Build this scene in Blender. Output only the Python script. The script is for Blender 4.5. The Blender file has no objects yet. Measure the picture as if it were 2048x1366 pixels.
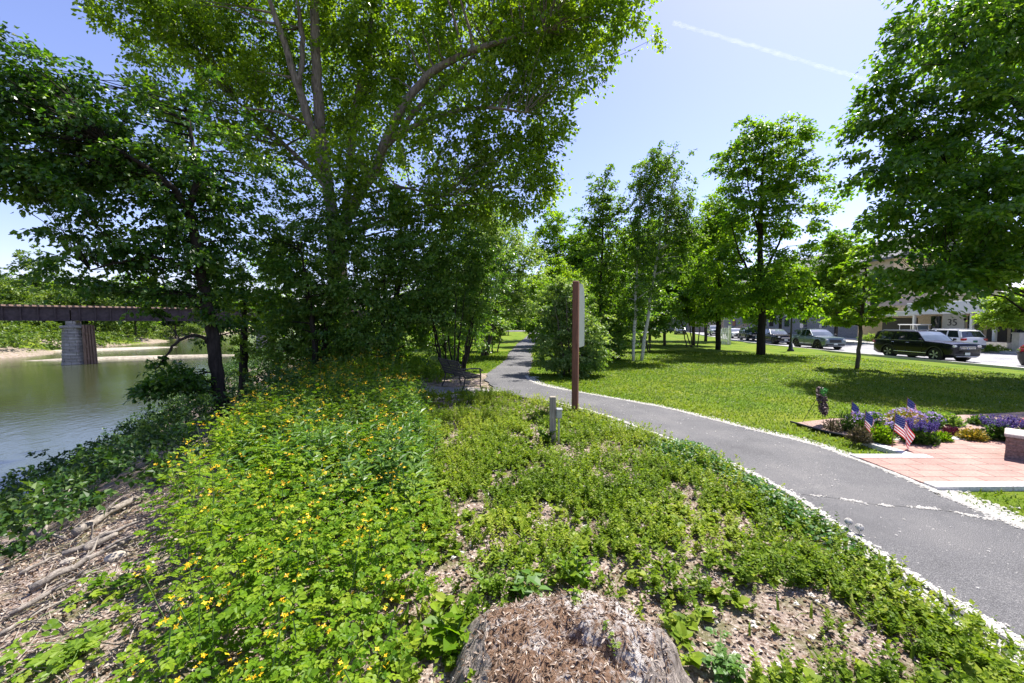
import bpy, bmesh, math, random
import numpy as np
from mathutils import Vector

SC = bpy.context.scene
COL = SC.collection
R = math.radians
rg = np.random.default_rng(7)

# ------------------------------------------------------------------ camera model
EYE = 2.0
F = 796.0
PITCH = math.atan(38 / F)
CP, SP = math.cos(PITCH), math.sin(PITCH)

def ray(px, py):
    u, v = (px - 1024) / F, (683 - py) / F
    return np.array([u, CP + v * SP, v * CP - SP])

def P(px, py, Y):
    d = ray(px, py)
    return np.array([0, 0, EYE]) + d * (Y / d[1])

def G(px, py, z=0.0):
    d = ray(px, py)
    return np.array([0, 0, EYE]) + d * ((z - EYE) / d[2])

cam = bpy.data.cameras.new('camera')
cam.lens = F / 2048 * 36
cam.sensor_width = 36
cam.clip_start = 0.05
cam.clip_end = 20000
camo = bpy.data.objects.new('camera', cam)
COL.objects.link(camo)
camo.location = (0, 0, EYE)
camo.rotation_euler = (math.pi / 2 - PITCH, 0, 0)
SC.camera = camo

# ------------------------------------------------------------------ light
AZ, EL = R(48), R(60)
world = bpy.data.worlds.new('World')
SC.world = world
world.use_nodes = True
nt = world.node_tree
bg = nt.nodes['Background']
sky = nt.nodes.new('ShaderNodeTexSky')
sky.sky_type = 'NISHITA'
sky.sun_disc = False
sky.sun_elevation = EL
sky.sun_rotation = AZ
sky.air_density = 1.0
sky.dust_density = 0.7
sky.ozone_density = 5.0
tint = nt.nodes.new('ShaderNodeMix'); tint.data_type = 'RGBA'; tint.blend_type = 'MULTIPLY'; tint.inputs[0].default_value = 1
tint.inputs[7].default_value = (1.17, .94, 1.04, 1)
nt.links.new(sky.outputs[0], tint.inputs[6]); nt.links.new(tint.outputs[2], bg.inputs[0])
bg.inputs[1].default_value = 0.10
sl = bpy.data.lights.new('sun', 'SUN')
sl.energy = 5.0
sl.angle = R(0.5)
sl.color = (1.0, 0.955, 0.88)
so = bpy.data.objects.new('sun', sl)
COL.objects.link(so)
S = Vector((math.sin(AZ) * math.cos(EL), math.cos(AZ) * math.cos(EL), math.sin(EL)))
so.rotation_euler = S.to_track_quat('Z', 'Y').to_euler()
so.location = (0, 0, 60)
SC.view_settings.view_transform = 'Standard'
SC.view_settings.look = 'None'
SC.view_settings.gamma = 1
SC.view_settings.exposure = 1.32
try:
    SC.cycles.max_bounces = 8
    SC.cycles.transparent_max_bounces = 8
    SC.cycles.transmission_bounces = 5
    SC.cycles.diffuse_bounces = 7
    SC.cycles.sample_clamp_indirect = 8
    SC.cycles.caustics_reflective = False
    SC.cycles.caustics_refractive = False
except Exception:
    pass

# ------------------------------------------------------------------ noise
def hash2(i, j, seed):
    n = (i.astype(np.int64) * 374761393 + j.astype(np.int64) * 668265263 + seed * 974634777) & 0x7fffffff
    n = ((n ^ (n >> 13)) * 1274126177) & 0x7fffffff
    return ((n ^ (n >> 16)) & 0xffff) / 65535.0

def vn(x, y, seed=0):
    x = np.asarray(x, float); y = np.asarray(y, float)
    i, j = np.floor(x), np.floor(y)
    fx, fy = x - i, y - j
    fx = fx * fx * (3 - 2 * fx); fy = fy * fy * (3 - 2 * fy)
    a, b = hash2(i, j, seed), hash2(i + 1, j, seed)
    c, d = hash2(i, j + 1, seed), hash2(i + 1, j + 1, seed)
    return (a * (1 - fx) + b * fx) * (1 - fy) + (c * (1 - fx) + d * fx) * fy

def fbm(x, y, seed=0, o=3):
    r, a, t = 0, .5, 0
    for k in range(o):
        r = r + a * vn(x * 2 ** k, y * 2 ** k, seed + k); t += a; a *= .5
    return r / t

def sstep(t):
    t = np.clip(t, 0, 1)
    return t * t * (3 - 2 * t)

# ------------------------------------------------------------------ terrain
WATER = -3.5
BY = [-30, 0, 4, 8, 12, 16, 25, 45, 100, 200, 500]
BX = [-.8, -1.6, -2.4, -3.6, -5.0, -7.0, -12, -22, -46, -88, -210]
FY = [-30, 30, 50, 62, 97, 120, 200, 500]
FX = [-66, -70, -74, -79, -93, -104, -140, -290]
def xb(y): return np.interp(y, BY, BX)
def xf(y): return np.interp(y, FY, FX)
def bank_s(x, y): return (xb(y) - np.asarray(x)) * .92

def gz(x, y):
    x = np.asarray(x, float); y = np.asarray(y, float)
    s = bank_s(x, y)
    z = -np.interp(s, [0, 1.2, 2.5, 4.5, 9, 13], [0, .16, .55, 1.35, 3.55, 5.0])
    z = z + np.where(s > 1, (fbm(x * .6, y * .6, 5) - .5) * .35 * sstep((s - 1) / 2), 0)
    t = xf(y) - x + (fbm(x * .05, y * .09, 9) - .5) * 9
    zf = np.interp(t, [-4, -1, 0, 5, 14, 70, 160, 330], [-5, -3.7, -3.3, -2.7, .4, 5, 24, 46])
    z = np.where(t > -4, np.maximum(zf, -5), z)
    z = np.where((s <= 0), z - .28 * sstep((x - 11) / 13), z)
    z = np.where(s <= 0, z + (fbm(x * .35, y * .35, 3) - .5) * .07 * sstep((y - 1) / 6) * (x < 22), z)
    return z

# path edges (world), near -> far
PL = [(3.3, -6), (3.05, 0), (3.08, 2.4), (3.12, 3.6), (3.16, 4.3), (3.05, 5.2), (2.75, 6.24), (2.3, 7.4), (1.75, 8.6), (.95, 9.8), (.0, 10.9), (-.75, 12.6), (-.95, 15), (-.62, 18), (-.32, 21.5), (-.1, 27), (.6, 38), (1.6, 50), (3, 70), (4, 86)]
PR = [(5.1, -6), (4.95, 0), (4.93, 3.8), (4.98, 4.6), (5.02, 5.5), (4.85, 6.5), (4.3, 7.5), (3.55, 9.0), (2.9, 9.9), (2.1, 10.9), (1.25, 12.0), (.7, 13.2), (.6, 15), (.85, 18), (1.08, 21), (1.3, 26), (2.2, 38), (3.3, 50), (4.8, 70), (5.8, 86)]
def resample(pts, n):
    p = np.array(pts, float)
    # Catmull-Rom through points, then even arc length
    out = []
    for i in range(len(p) - 1):
        p0, p1, p2, p3 = p[max(i - 1, 0)], p[i], p[i + 1], p[min(i + 2, len(p) - 1)]
        for t in np.linspace(0, 1, 12, endpoint=False):
            out.append(.5 * ((2 * p1) + (-p0 + p2) * t + (2 * p0 - 5 * p1 + 4 * p2 - p3) * t * t + (-p0 + 3 * p1 - 3 * p2 + p3) * t ** 3))
    out.append(p[-1])
    out = np.array(out)
    d = np.r_[0, np.cumsum(np.linalg.norm(np.diff(out, axis=0), axis=1))]
    s = np.linspace(0, d[-1], n)
    return np.stack([np.interp(s, d, out[:, k]) for k in range(out.shape[1])], 1)
PLs, PRs = resample(PL, 420), resample(PR, 420)
def path_lx(y): return np.interp(y, PLs[:, 1], PLs[:, 0])
def path_rx(y): return np.interp(y, PRs[:, 1], PRs[:, 0])

def kerb_x(y):
    y = np.asarray(y, float); t = np.clip(y - 26, 0, 32)
    return 25.5 + .0048 * t ** 2 + .307 * np.maximum(y - 58, 0)
KERB_Z = -.27
ROAD_Z = -.36

def lawn_f(x, y):
    """signed distance-ish: >0 on the lawn"""
    right = np.minimum(x - path_rx(y), kerb_x(y) - x + .7)
    w = (fbm(np.asarray(x) * .5, np.asarray(y) * .5, 21) - .5) * 2
    left = np.where(y > 15.5, np.minimum(path_lx(y) - x, x - (xb(y) + 3.2 + w)), -3)
    left = np.where(y < 86, left, -3)
    return np.maximum(right, left)

# ------------------------------------------------------------------ mesh builder
class MB:
    def __init__(s): s.V = []; s.F = []; s.n = 0; s.M = []; s.A = []
    def add(s, V, F, mat=0, rnd=.5):
        V = np.asarray(V, float).reshape(-1, 3)
        fs = F if isinstance(F, list) else [F]
        groups = {}
        for f in fs:
            f = np.asarray(f, int)
            if f.ndim == 1: f = f[None]
            groups.setdefault(f.shape[1], []).append(f)
        for k, g in groups.items():
            g = np.concatenate(g) + s.n
            s.F.append(g)
            s.M.append(np.full(len(g), mat) if np.isscalar(mat) else np.asarray(mat))
        s.V.append(V); s.n += len(V)
        s.A.append(np.full(len(V), rnd) if np.isscalar(rnd) else np.asarray(rnd, float))
        return s
    def build(s, name, mats, parent=None, smooth=False, loc=None):
        me = bpy.data.meshes.new(name)
        V = np.concatenate(s.V) if s.V else np.zeros((0, 3))
        if parent is not None:
            V = V - np.array(parent.matrix_basis.translation) if parent.get('_w') else V
        me.vertices.add(len(V)); me.vertices.foreach_set('co', V.astype(np.float32).ravel())
        if s.F:
            loops = np.concatenate([f.ravel() for f in s.F])
            sizes = np.concatenate([np.full(len(f), f.shape[1]) for f in s.F])
            me.loops.add(len(loops)); me.loops.foreach_set('vertex_index', loops.astype(np.int32))
            me.polygons.add(len(sizes))
            st = np.r_[0, np.cumsum(sizes)[:-1]]
            me.polygons.foreach_set('loop_start', st.astype(np.int32))
            try: me.polygons.foreach_set('loop_total', sizes.astype(np.int32))
            except Exception: pass
            me.polygons.foreach_set('material_index', np.concatenate(s.M).astype(np.int32))
            me.polygons.foreach_set('use_smooth', np.full(len(sizes), bool(smooth)))
        a = me.attributes.new('rnd', 'FLOAT', 'POINT')
        a.data.foreach_set('value', np.concatenate(s.A).astype(np.float32))
        me.update(calc_edges=True); me.validate()
        for m in (mats if isinstance(mats, (list, tuple)) else [mats]): me.materials.append(m)
        o = bpy.data.objects.new(name, me); COL.objects.link(o)
        if parent is not None: o.parent = parent
        return o

def tag(o, label, cat=None, group=None, kind=None):
    if label: o['label'] = label
    if cat: o['category'] = cat
    if group: o['group'] = group
    if kind: o['kind'] = kind
    return o

def thing(name, label, cat, loc=(0, 0, 0), rz=0, group=None, world_parts=False):
    o = bpy.data.objects.new(name, None); COL.objects.link(o)
    o.empty_display_size = .2
    o.location = tuple(float(c) for c in loc); o.rotation_euler = (0, 0, rz)
    tag(o, label, cat, group)
    if world_parts: o['_w'] = 1
    return o

# shapes -------------------------------------------------------------
_cb = {}
def cbox(mb, c, size, ch=0.0, mat=0, rot=None, rnd=.5):
    key = (tuple(np.round(size, 4)), round(ch, 4))
    if key not in _cb:
        bm = bmesh.new(); bmesh.ops.create_cube(bm, size=1)
        for v in bm.verts: v.co = Vector((v.co.x * size[0], v.co.y * size[1], v.co.z * size[2]))
        if ch > 0: bmesh.ops.bevel(bm, geom=bm.edges[:], offset=ch, segments=1, affect='EDGES')
        bm.verts.ensure_lookup_table()
        _cb[key] = (np.array([v.co[:] for v in bm.verts]), [[v.index for v in f.verts] for f in bm.faces])
        bm.free()
    V, Fs = _cb[key]
    if rot is not None: V = V @ np.asarray(rot).T
    mb.add(V + np.asarray(c), [np.array(f) for f in Fs], mat, rnd)

def rotz(a): c, s = math.cos(a), math.sin(a); return np.array([[c, -s, 0], [s, c, 0], [0, 0, 1]])
def rotx(a): c, s = math.cos(a), math.sin(a); return np.array([[1, 0, 0], [0, c, -s], [0, s, c]])
def roty(a): c, s = math.cos(a), math.sin(a); return np.array([[c, 0, s], [0, 1, 0], [-s, 0, c]])

def norm(v): return v / np.maximum(np.linalg.norm(v, axis=-1, keepdims=True), 1e-9)

def tube(mb, pts, rad, sides=6, mat=0, rnd=.5, cap=True, wob=0.0):
    pts = np.asarray(pts, float); n = len(pts)
    rad = np.full(n, rad) if np.isscalar(rad) else np.asarray(rad, float)
    T = norm(np.gradient(pts, axis=0))
    ref = np.array([0, 0, 1.0]) if abs(T[0][2]) < .9 else np.array([1.0, 0, 0])
    a = norm(np.cross(T[0], ref)); A = [a]
    for i in range(1, n):
        a = A[-1] - T[i] * np.dot(A[-1], T[i]); A.append(norm(a))
    A = np.array(A); B = np.cross(T, A)
    th = np.arange(sides) / sides * 2 * np.pi
    rr = rad[:, None] * (1 + wob * (rg.random((n, sides)) - .5))
    V = pts[:, None] + rr[..., None] * (np.cos(th)[None, :, None] * A[:, None] + np.sin(th)[None, :, None] * B[:, None])
    i = np.arange(n - 1)[:, None] * sides; j = np.arange(sides)[None]; k = (j + 1) % sides
    Fq = np.stack([i + j, i + k, i + sides + k, i + sides + j], -1).reshape(-1, 4)
    Fl = [Fq]
    if cap: Fl += [np.arange(sides)[::-1], (n - 1) * sides + np.arange(sides)]
    mb.add(V.reshape(-1, 3), Fl, mat, rnd)

def lathe(mb, prof, c=(0, 0, 0), seg=16, axis='z', mat=0):
    prof = np.asarray(prof, float); n = len(prof)
    th = np.arange(seg) / seg * 2 * np.pi
    r, h = prof[:, 0], prof[:, 1]
    V = np.stack([r[:, None] * np.cos(th), r[:, None] * np.sin(th), np.repeat(h[:, None], seg, 1)], -1)
    if axis == 'y': V = np.stack([V[..., 0], -V[..., 2], V[..., 1]], -1)
    i = np.arange(n - 1)[:, None] * seg; j = np.arange(seg)[None]; k = (j + 1) % seg
    mb.add(V.reshape(-1, 3) + np.asarray(c), np.stack([i + j, i + k, i + seg + k, i + seg + j], -1).reshape(-1, 4), mat)

def inst(mb, tv, tf, pos, axis, up, scale, rnd, mat=0):
    """copies of a template (x side, y along axis, z normal) merged into the builder"""
    n = len(pos); k = len(tv)
    axis = norm(axis); side = norm(np.cross(axis, up)); nrm = np.cross(side, axis)
    sc = np.asarray(scale, float).reshape(-1, 1) if np.ndim(scale) else np.full((n, 1), scale)
    V = (pos[:, None] + (sc[:, None] * (tv[None, :, 0:1] * side[:, None] + tv[None, :, 1:2] * axis[:, None] + tv[None, :, 2:3] * nrm[:, None])))
    off = (np.arange(n) * k)[:, None, None]
    fl = [(np.asarray(f)[None] + off).reshape(-1, np.asarray(f).shape[1]) for f in tf]
    r = np.full(n, rnd) if np.isscalar(rnd) else rnd
    mb.add(V.reshape(-1, 3), fl, mat, np.repeat(r, k))

# leaf templates
LEAF = (np.array([[0, 0, 0], [-.36, .42, .10], [0, 1, -.05], [.36, .42, .10]]), [np.array([[0, 3, 2], [0, 2, 1]])])
NARROW = (np.array([[0, 0, 0], [-.14, .45, .05], [0, 1, -.12], [.14, .45, .05]]), [np.array([[0, 3, 2], [0, 2, 1]])])
OVAL = (np.array([[0, 0, 0], [0, .5, -.03], [0, 1, -.12], [-.3, .25, .07], [-.34, .6, .05], [.3, .25, .07], [.34, .6, .05]]),
        [np.array([[0, 1, 3], [1, 2, 4], [0, 5, 1], [1, 6, 2]]), np.array([[3, 1, 4, 4]])[:, :3], np.array([[1, 5, 6]])])
BLADE = (np.array([[-.05, 0, 0], [.05, 0, 0], [.01, 1, .18], [-.03, .6, .04], [.05, .6, .04]]), [np.array([[0, 1, 4, 3]]), np.array([[3, 4, 2]])])
def lobed():
    V, Fc = [], []
    def lf(b, ang, ln, w):
        i = len(V); d = np.array([math.sin(ang), math.cos(ang)]); q = np.array([d[1], -d[0]])
        for (t, s, z) in ((0, 0, 0), (.35, -.5, .05), (.72, -.42, .02), (1, 0, -.1), (.72, .42, .02), (.35, .5, .05)):
            p = np.array(b) + d * ln * t + q * w * s
            V.append([p[0], p[1], z * .6 - .1 * p[1] ** 2])
        Fc.extend([[i, i + 5, i + 4, i + 3], [i, i + 3, i + 2, i + 1]])
    lf((0, .62), 0, .42, .36)
    for s in (-1, 1):
        lf((0, .55), s * 1.0, .36, .27); lf((0, .3), s * 1.15, .3, .22)
    return np.array(V), [np.array(Fc)]
LOBED = lobed()
def flower4():
    V, Fc = [[0, 0, 0]], []
    for k in range(4):
        a = k * math.pi / 2; i = len(V)
        for (r, da, z) in ((.55, -.55, .12), (1, 0, .05), (.55, .55, .12)):
            V.append([r * math.cos(a + da), r * math.sin(a + da), z])
        Fc.append([0, i, i + 1, i + 2])
    return np.array(V), [np.array(Fc)]
FLOWER = flower4()
_w = np.random.default_rng(3)
def _tuft():
    V, Fc = [], []
    for k in range(9):
        a = k * 0.9 + _w.random(); e = .15 + .5 * _w.random(); d = np.array([math.cos(a) * math.cos(e), math.sin(a) * math.cos(e), math.sin(e)]); q = np.array([-d[1], d[0], .2]) * .2
        c = _w.normal(size=3) * .12 * np.array([1, 1, .3]) + [0, 0, .05]; i = len(V)
        V += [c - d * .5 * np.array([1, 1, .2]), c + q, c + d * .5, c - q]; Fc.append([i, i + 1, i + 2, i + 3])
    return np.array(V), [np.array(Fc)]
TUFT = _tuft()

# ------------------------------------------------------------------ materials
def newmat(name):
    m = bpy.data.materials.new(name); m.use_nodes = True
    nt = m.node_tree; nt.nodes.clear()
    out = nt.nodes.new('ShaderNodeOutputMaterial')
    return m, nt, out
def nd(nt, typ, **kw):
    n = nt.nodes.new(typ)
    for k, v in kw.items(): setattr(n, k, v)
    return n
def ramp(nt, stops, fac=None):
    r = nt.nodes.new('ShaderNodeValToRGB')
    e = r.color_ramp.elements
    while len(e) < len(stops): e.new(.5)
    for k, (p, c) in enumerate(stops):
        e[k].position = p; e[k].color = (*c, 1) if len(c) == 3 else c
    if fac is not None: nt.links.new(fac, r.inputs[0])
    return r
def noise(nt, scale, detail=4, rough=.55, vec=None, dist=0):
    n = nt.nodes.new('ShaderNodeTexNoise')
    n.inputs['Scale'].default_value = scale; n.inputs['Detail'].default_value = detail
    n.inputs['Roughness'].default_value = rough; n.inputs['Distortion'].default_value = dist
    if vec is not None: nt.links.new(vec, n.inputs['Vector'])
    return n
def coords(nt, scale=(1, 1, 1), kind='Object'):
    t = nt.nodes.new('ShaderNodeTexCoord'); mp = nt.nodes.new('ShaderNodeMapping')
    mp.inputs['Scale'].default_value = scale
    nt.links.new(t.outputs[kind], mp.inputs['Vector'])
    return mp.outputs[0]
def bump(nt, h, strength=.5, dist=.02):
    b = nt.nodes.new('ShaderNodeBump'); b.inputs['Strength'].default_value = strength
    b.inputs['Distance'].default_value = dist; nt.links.new(h, b.inputs['Height']); return b
def mixc(nt, fac, a, b, mode='MIX'):
    m = nt.nodes.new('ShaderNodeMix'); m.data_type = 'RGBA'; m.blend_type = mode
    for idx, x in ((0, fac), (6, a), (7, b)):
        if hasattr(x, 'is_linked'): nt.links.new(x, m.inputs[idx])
        elif idx == 0: m.inputs[0].default_value = x
        else: m.inputs[idx].default_value = (*x, 1)
    return m.outputs[2]
def math_n(nt, op, a, b=None):
    m = nt.nodes.new('ShaderNodeMath'); m.operation = op
    for i, x in enumerate((a, b)):
        if x is None: continue
        if hasattr(x, 'is_linked'): nt.links.new(x, m.inputs[i])
        else: m.inputs[i].default_value = x
    return m.outputs[0]

def plain(name, c, rough=.5, metal=0, spec=.5, var=.12, nscale=6, coat=0, bmp=0):
    m, nt, out = newmat(name)
    p = nd(nt, 'ShaderNodeBsdfPrincipled')
    v = coords(nt)
    n = noise(nt, nscale, 5, .6, v)
    lo = tuple(x * (1 - var) for x in c); hi = tuple(min(1, x * (1 + var)) for x in c)
    r = ramp(nt, [(.3, lo), (.7, hi)], n.outputs[0])
    nt.links.new(r.outputs[0], p.inputs['Base Color'])
    p.inputs['Roughness'].default_value = rough; p.inputs['Metallic'].default_value = metal
    p.inputs['Specular IOR Level'].default_value = spec
    if coat: p.inputs['Coat Weight'].default_value = coat; p.inputs['Coat Roughness'].default_value = .04
    if bmp: nt.links.new(bump(nt, n.outputs[0], bmp).outputs[0], p.inputs['Normal'])
    nt.links.new(p.outputs[0], out.inputs[0])
    return m

def leafmat(name, dark, mid, light, trans=.38, tcol=(1.5, 1.55, .45), rough=.45, spec=.35):
    m, nt, out = newmat(name)
    at = nd(nt, 'ShaderNodeAttribute', attribute_name='rnd')
    r = ramp(nt, [(.15, dark), (.5, mid), (.9, light)], at.outputs['Fac'])
    p = nd(nt, 'ShaderNodeBsdfPrincipled')
    nt.links.new(r.outputs[0], p.inputs['Base Color'])
    p.inputs['Roughness'].default_value = rough; p.inputs['Specular IOR Level'].default_value = spec
    t = nd(nt, 'ShaderNodeBsdfTranslucent')
    nt.links.new(mixc(nt, 1.0, r.outputs[0], tcol, 'MULTIPLY'), t.inputs[0])
    mx = nd(nt, 'ShaderNodeMixShader'); mx.inputs[0].default_value = trans
    nt.links.new(p.outputs[0], mx.inputs[1]); nt.links.new(t.outputs[0], mx.inputs[2])
    nt.links.new(mx.outputs[0], out.inputs[0])
    return m

def barkmat(name, dark, light, sc=(9, 9, 1.6), strength=.8, spots=None):
    m, nt, out = newmat(name)
    p = nd(nt, 'ShaderNodeBsdfPrincipled')
    v = coords(nt, sc)
    n = noise(nt, 1.6, 6, .65, v, .6)
    r = ramp(nt, [(.32, dark), (.68, light)], n.outputs[0])
    c = r.outputs[0]
    if spots:
        v2 = coords(nt, (5, 5, 16)); n2 = noise(nt, 1.0, 3, .5, v2)
        r2 = ramp(nt, [(.6, (0, 0, 0)), (.66, (1, 1, 1))], n2.outputs[0])
        c = mixc(nt, r2.outputs[0], c, spots)
    nt.links.new(c, p.inputs['Base Color']); p.inputs['Roughness'].default_value = .9
    p.inputs['Specular IOR Level'].default_value = .15
    nt.links.new(bump(nt, n.outputs[0], strength, .03).outputs[0], p.inputs['Normal'])
    nt.links.new(p.outputs[0], out.inputs[0])
    return m

M = {}
M['cottonwood'] = leafmat('cottonwood leaf', (.080, .150, .010), (.155, .250, .018), (.260, .350, .034), .55, (1.5, 1.55, .35), .36, .5)
M['darkleaf'] = leafmat('dark maple leaf', (.026, .080, .009), (.062, .150, .016), (.140, .230, .030), .48, rough=.34, spec=.6)
M['underleaf'] = leafmat('understory leaf', (.055, .135, .018), (.115, .220, .032), (.210, .305, .060), .50, rough=.34, spec=.6)
M['mapleleaf'] = leafmat('maple leaf', (.060, .140, .010), (.130, .240, .018), (.230, .330, .030), .56)
M['ashleaf'] = leafmat('ash leaf', (.048, .120, .012), (.100, .205, .020), (.200, .300, .040), .56, rough=.36, spec=.55)
M['lightleaf'] = leafmat('light leaf', (.100, .185, .014), (.175, .285, .026), (.280, .370, .050), .54)
M['silverleaf'] = leafmat('pale bush leaf', (.085, .160, .032), (.165, .255, .070), (.300, .370, .160), .46)
M['birchleaf'] = leafmat('birch leaf', (.055, .125, .016), (.105, .195, .024), (.180, .265, .044), .52)
M['farleaf'] = leafmat('far leaf', (.055, .105, .016), (.100, .165, .026), (.180, .235, .045), .42)
M['darkfar'] = leafmat('dark far leaf', (.018, .050, .014), (.034, .075, .020), (.060, .110, .028), .28)
M['weed'] = leafmat('weed leaf', (.060, .140, .007), (.130, .235, .012), (.255, .335, .028), .46, spec=.16)
M['weed2'] = leafmat('blue green weed leaf', (.045, .115, .018), (.085, .180, .028), (.140, .235, .048), .36)
M['cover'] = leafmat('ground cover leaf', (.075, .135, .010), (.160, .240, .018), (.300, .345, .050), .40, spec=.12)
M['grass'] = leafmat('grass blade', (.055, .112, .007), (.115, .180, .011), (.215, .250, .040), .38, spec=.10)
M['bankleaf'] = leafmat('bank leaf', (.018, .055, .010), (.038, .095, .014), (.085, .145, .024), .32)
M['petal'] = leafmat('yellow petal', (.62, .36, .005), (.75, .46, .008), (.82, .56, .02), .25, (1.1, 1.0, .4))
M['bark'] = barkmat('bark', (.035, .028, .022), (.13, .11, .09))
M['paleb'] = barkmat('cottonwood bark', (.07, .058, .045), (.27, .23, .19))
M['darkb'] = barkmat('dark bark', (.012, .010, .008), (.045, .038, .031))
M['birchb'] = barkmat('birch bark', (.42, .40, .36), (.62, .60, .55), (4, 4, 3), .2, (.05, .045, .04))
M['stem'] = plain('green stem', (.10, .17, .04), .6)

# ground: litter soil, lawn by attribute
def groundmat():
    m, nt, out = newmat('ground soil and lawn')
    v = coords(nt)
    at = nd(nt, 'ShaderNodeAttribute', attribute_name='lawn')
    ne = noise(nt, 2.2, 5, .65, v)
    e = math_n(nt, 'ADD', at.outputs['Fac'], math_n(nt, 'MULTIPLY', math_n(nt, 'SUBTRACT', ne.outputs[0], .5), .9))
    lf = ramp(nt, [(.44, (0, 0, 0)), (.56, (1, 1, 1))], e)
    # litter
    n1 = noise(nt, 38, 6, .7, v); n2 = noise(nt, 3.0, 4, .6, v)
    lit = ramp(nt, [(.28, (.045, .030, .022)), (.42, (.17, .12, .095)), (.55, (.33, .265, .225)), (.70, (.60, .55, .50))], n1.outputs[0])
    lit2 = mixc(nt, ramp(nt, [(.45, (0, 0, 0)), (.62, (.75, .75, .75))], n2.outputs[0]).outputs[0], lit.outputs[0], (.10, .105, .035))
    # lawn
    g1 = noise(nt, 55, 5, .75, v); g2 = noise(nt, .55, 4, .6, v); g3 = noise(nt, 6, 4, .65, v)
    gr = ramp(nt, [(.25, (.042, .082, .006)), (.5, (.100, .155, .010)), (.75, (.19, .220, .032))], g1.outputs[0])
    gv = ramp(nt, [(.30, (.52, .74, .45)), (.48, (.95, .98, .95)), (.70, (1.55, 1.20, 1.5))], g2.outputs[0])
    gl = mixc(nt, 1.0, gr.outputs[0], gv.outputs[0], 'MULTIPLY')
    gs = mixc(nt, ramp(nt, [(.62, (0, 0, 0)), (.8, (.55, .55, .55))], g3.outputs[0]).outputs[0], gl, (.30, .28, .13))
    c = mixc(nt, lf.outputs[0], lit2, gs)
    # wet gravel and mud near the water on the far bank
    at2 = nd(nt, 'ShaderNodeAttribute', attribute_name='shore')
    c = mixc(nt, at2.outputs['Fac'], c, ramp(nt, [(.35, (.10, .085, .055)), (.65, (.27, .24, .18))], noise(nt, 2.5, 5, .7, v).outputs[0]).outputs[0])
    p = nd(nt, 'ShaderNodeBsdfPrincipled'); nt.links.new(c, p.inputs['Base Color'])
    p.inputs['Roughness'].default_value = .95; p.inputs['Specular IOR Level'].default_value = .1
    nt.links.new(bump(nt, n1.outputs[0], .9, .03).outputs[0], p.inputs['Normal'])
    nt.links.new(p.outputs[0], out.inputs[0]); return m

def asphalt(name, base, fleck, fluffy):
    m, nt, out = newmat(name)
    v = coords(nt)
    n1 = noise(nt, 150, 3, .7, v); n2 = noise(nt, .9, 5, .6, v)
    r = ramp(nt, [(.3, tuple(b * .45 for b in base)), (.52, base), (.72, fleck)], n1.outputs[0])
    t = ramp(nt, [(.3, (.68, .68, .69)), (.5, (.95, .95, .95)), (.7, (1.22, 1.2, 1.16))], n2.outputs[0])
    c = mixc(nt, 1.0, r.outputs[0], t.outputs[0], 'MULTIPLY')
    if fluffy:
        n3 = noise(nt, 34, 3, .8, v); n4 = noise(nt, 2.3, 3, .6, v)
        f = math_n(nt, 'MULTIPLY', ramp(nt, [(.66, (0, 0, 0)), (.71, (1, 1, 1))], n3.outputs[0]).outputs[0],
                   ramp(nt, [(.40, (0, 0, 0)), (.62, (1, 1, 1))], n4.outputs[0]).outputs[0])
        c = mixc(nt, f, c, (.62, .60, .56))
    p = nd(nt, 'ShaderNodeBsdfPrincipled'); nt.links.new(c, p.inputs['Base Color'])
    p.inputs['Roughness'].default_value = .85; p.inputs['Specular IOR Level'].default_value = .3
    nt.links.new(bump(nt, n1.outputs[0], .55, .012).outputs[0], p.inputs['Normal'])
    nt.links.new(p.outputs[0], out.inputs[0]); return m

def watermat():
    m, nt, out = newmat('river water')
    v = coords(nt, (1, .55, 1))
    n = noise(nt, 2.6, 4, .6, v); n2 = noise(nt, .25, 2, .5, v)
    h = math_n(nt, 'ADD', n.outputs[0], math_n(nt, 'MULTIPLY', n2.outputs[0], 1.5))
    p = nd(nt, 'ShaderNodeBsdfPrincipled')
    p.inputs['Base Color'].default_value = (.036, .044, .015, 1)
    p.inputs['Roughness'].default_value = .09; p.inputs['IOR'].default_value = 1.55
    p.inputs['Specular IOR Level'].default_value = .95
    nt.links.new(bump(nt, h, .30, .06).outputs[0], p.inputs['Normal'])
    nt.links.new(p.outputs[0], out.inputs[0]); return m

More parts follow.
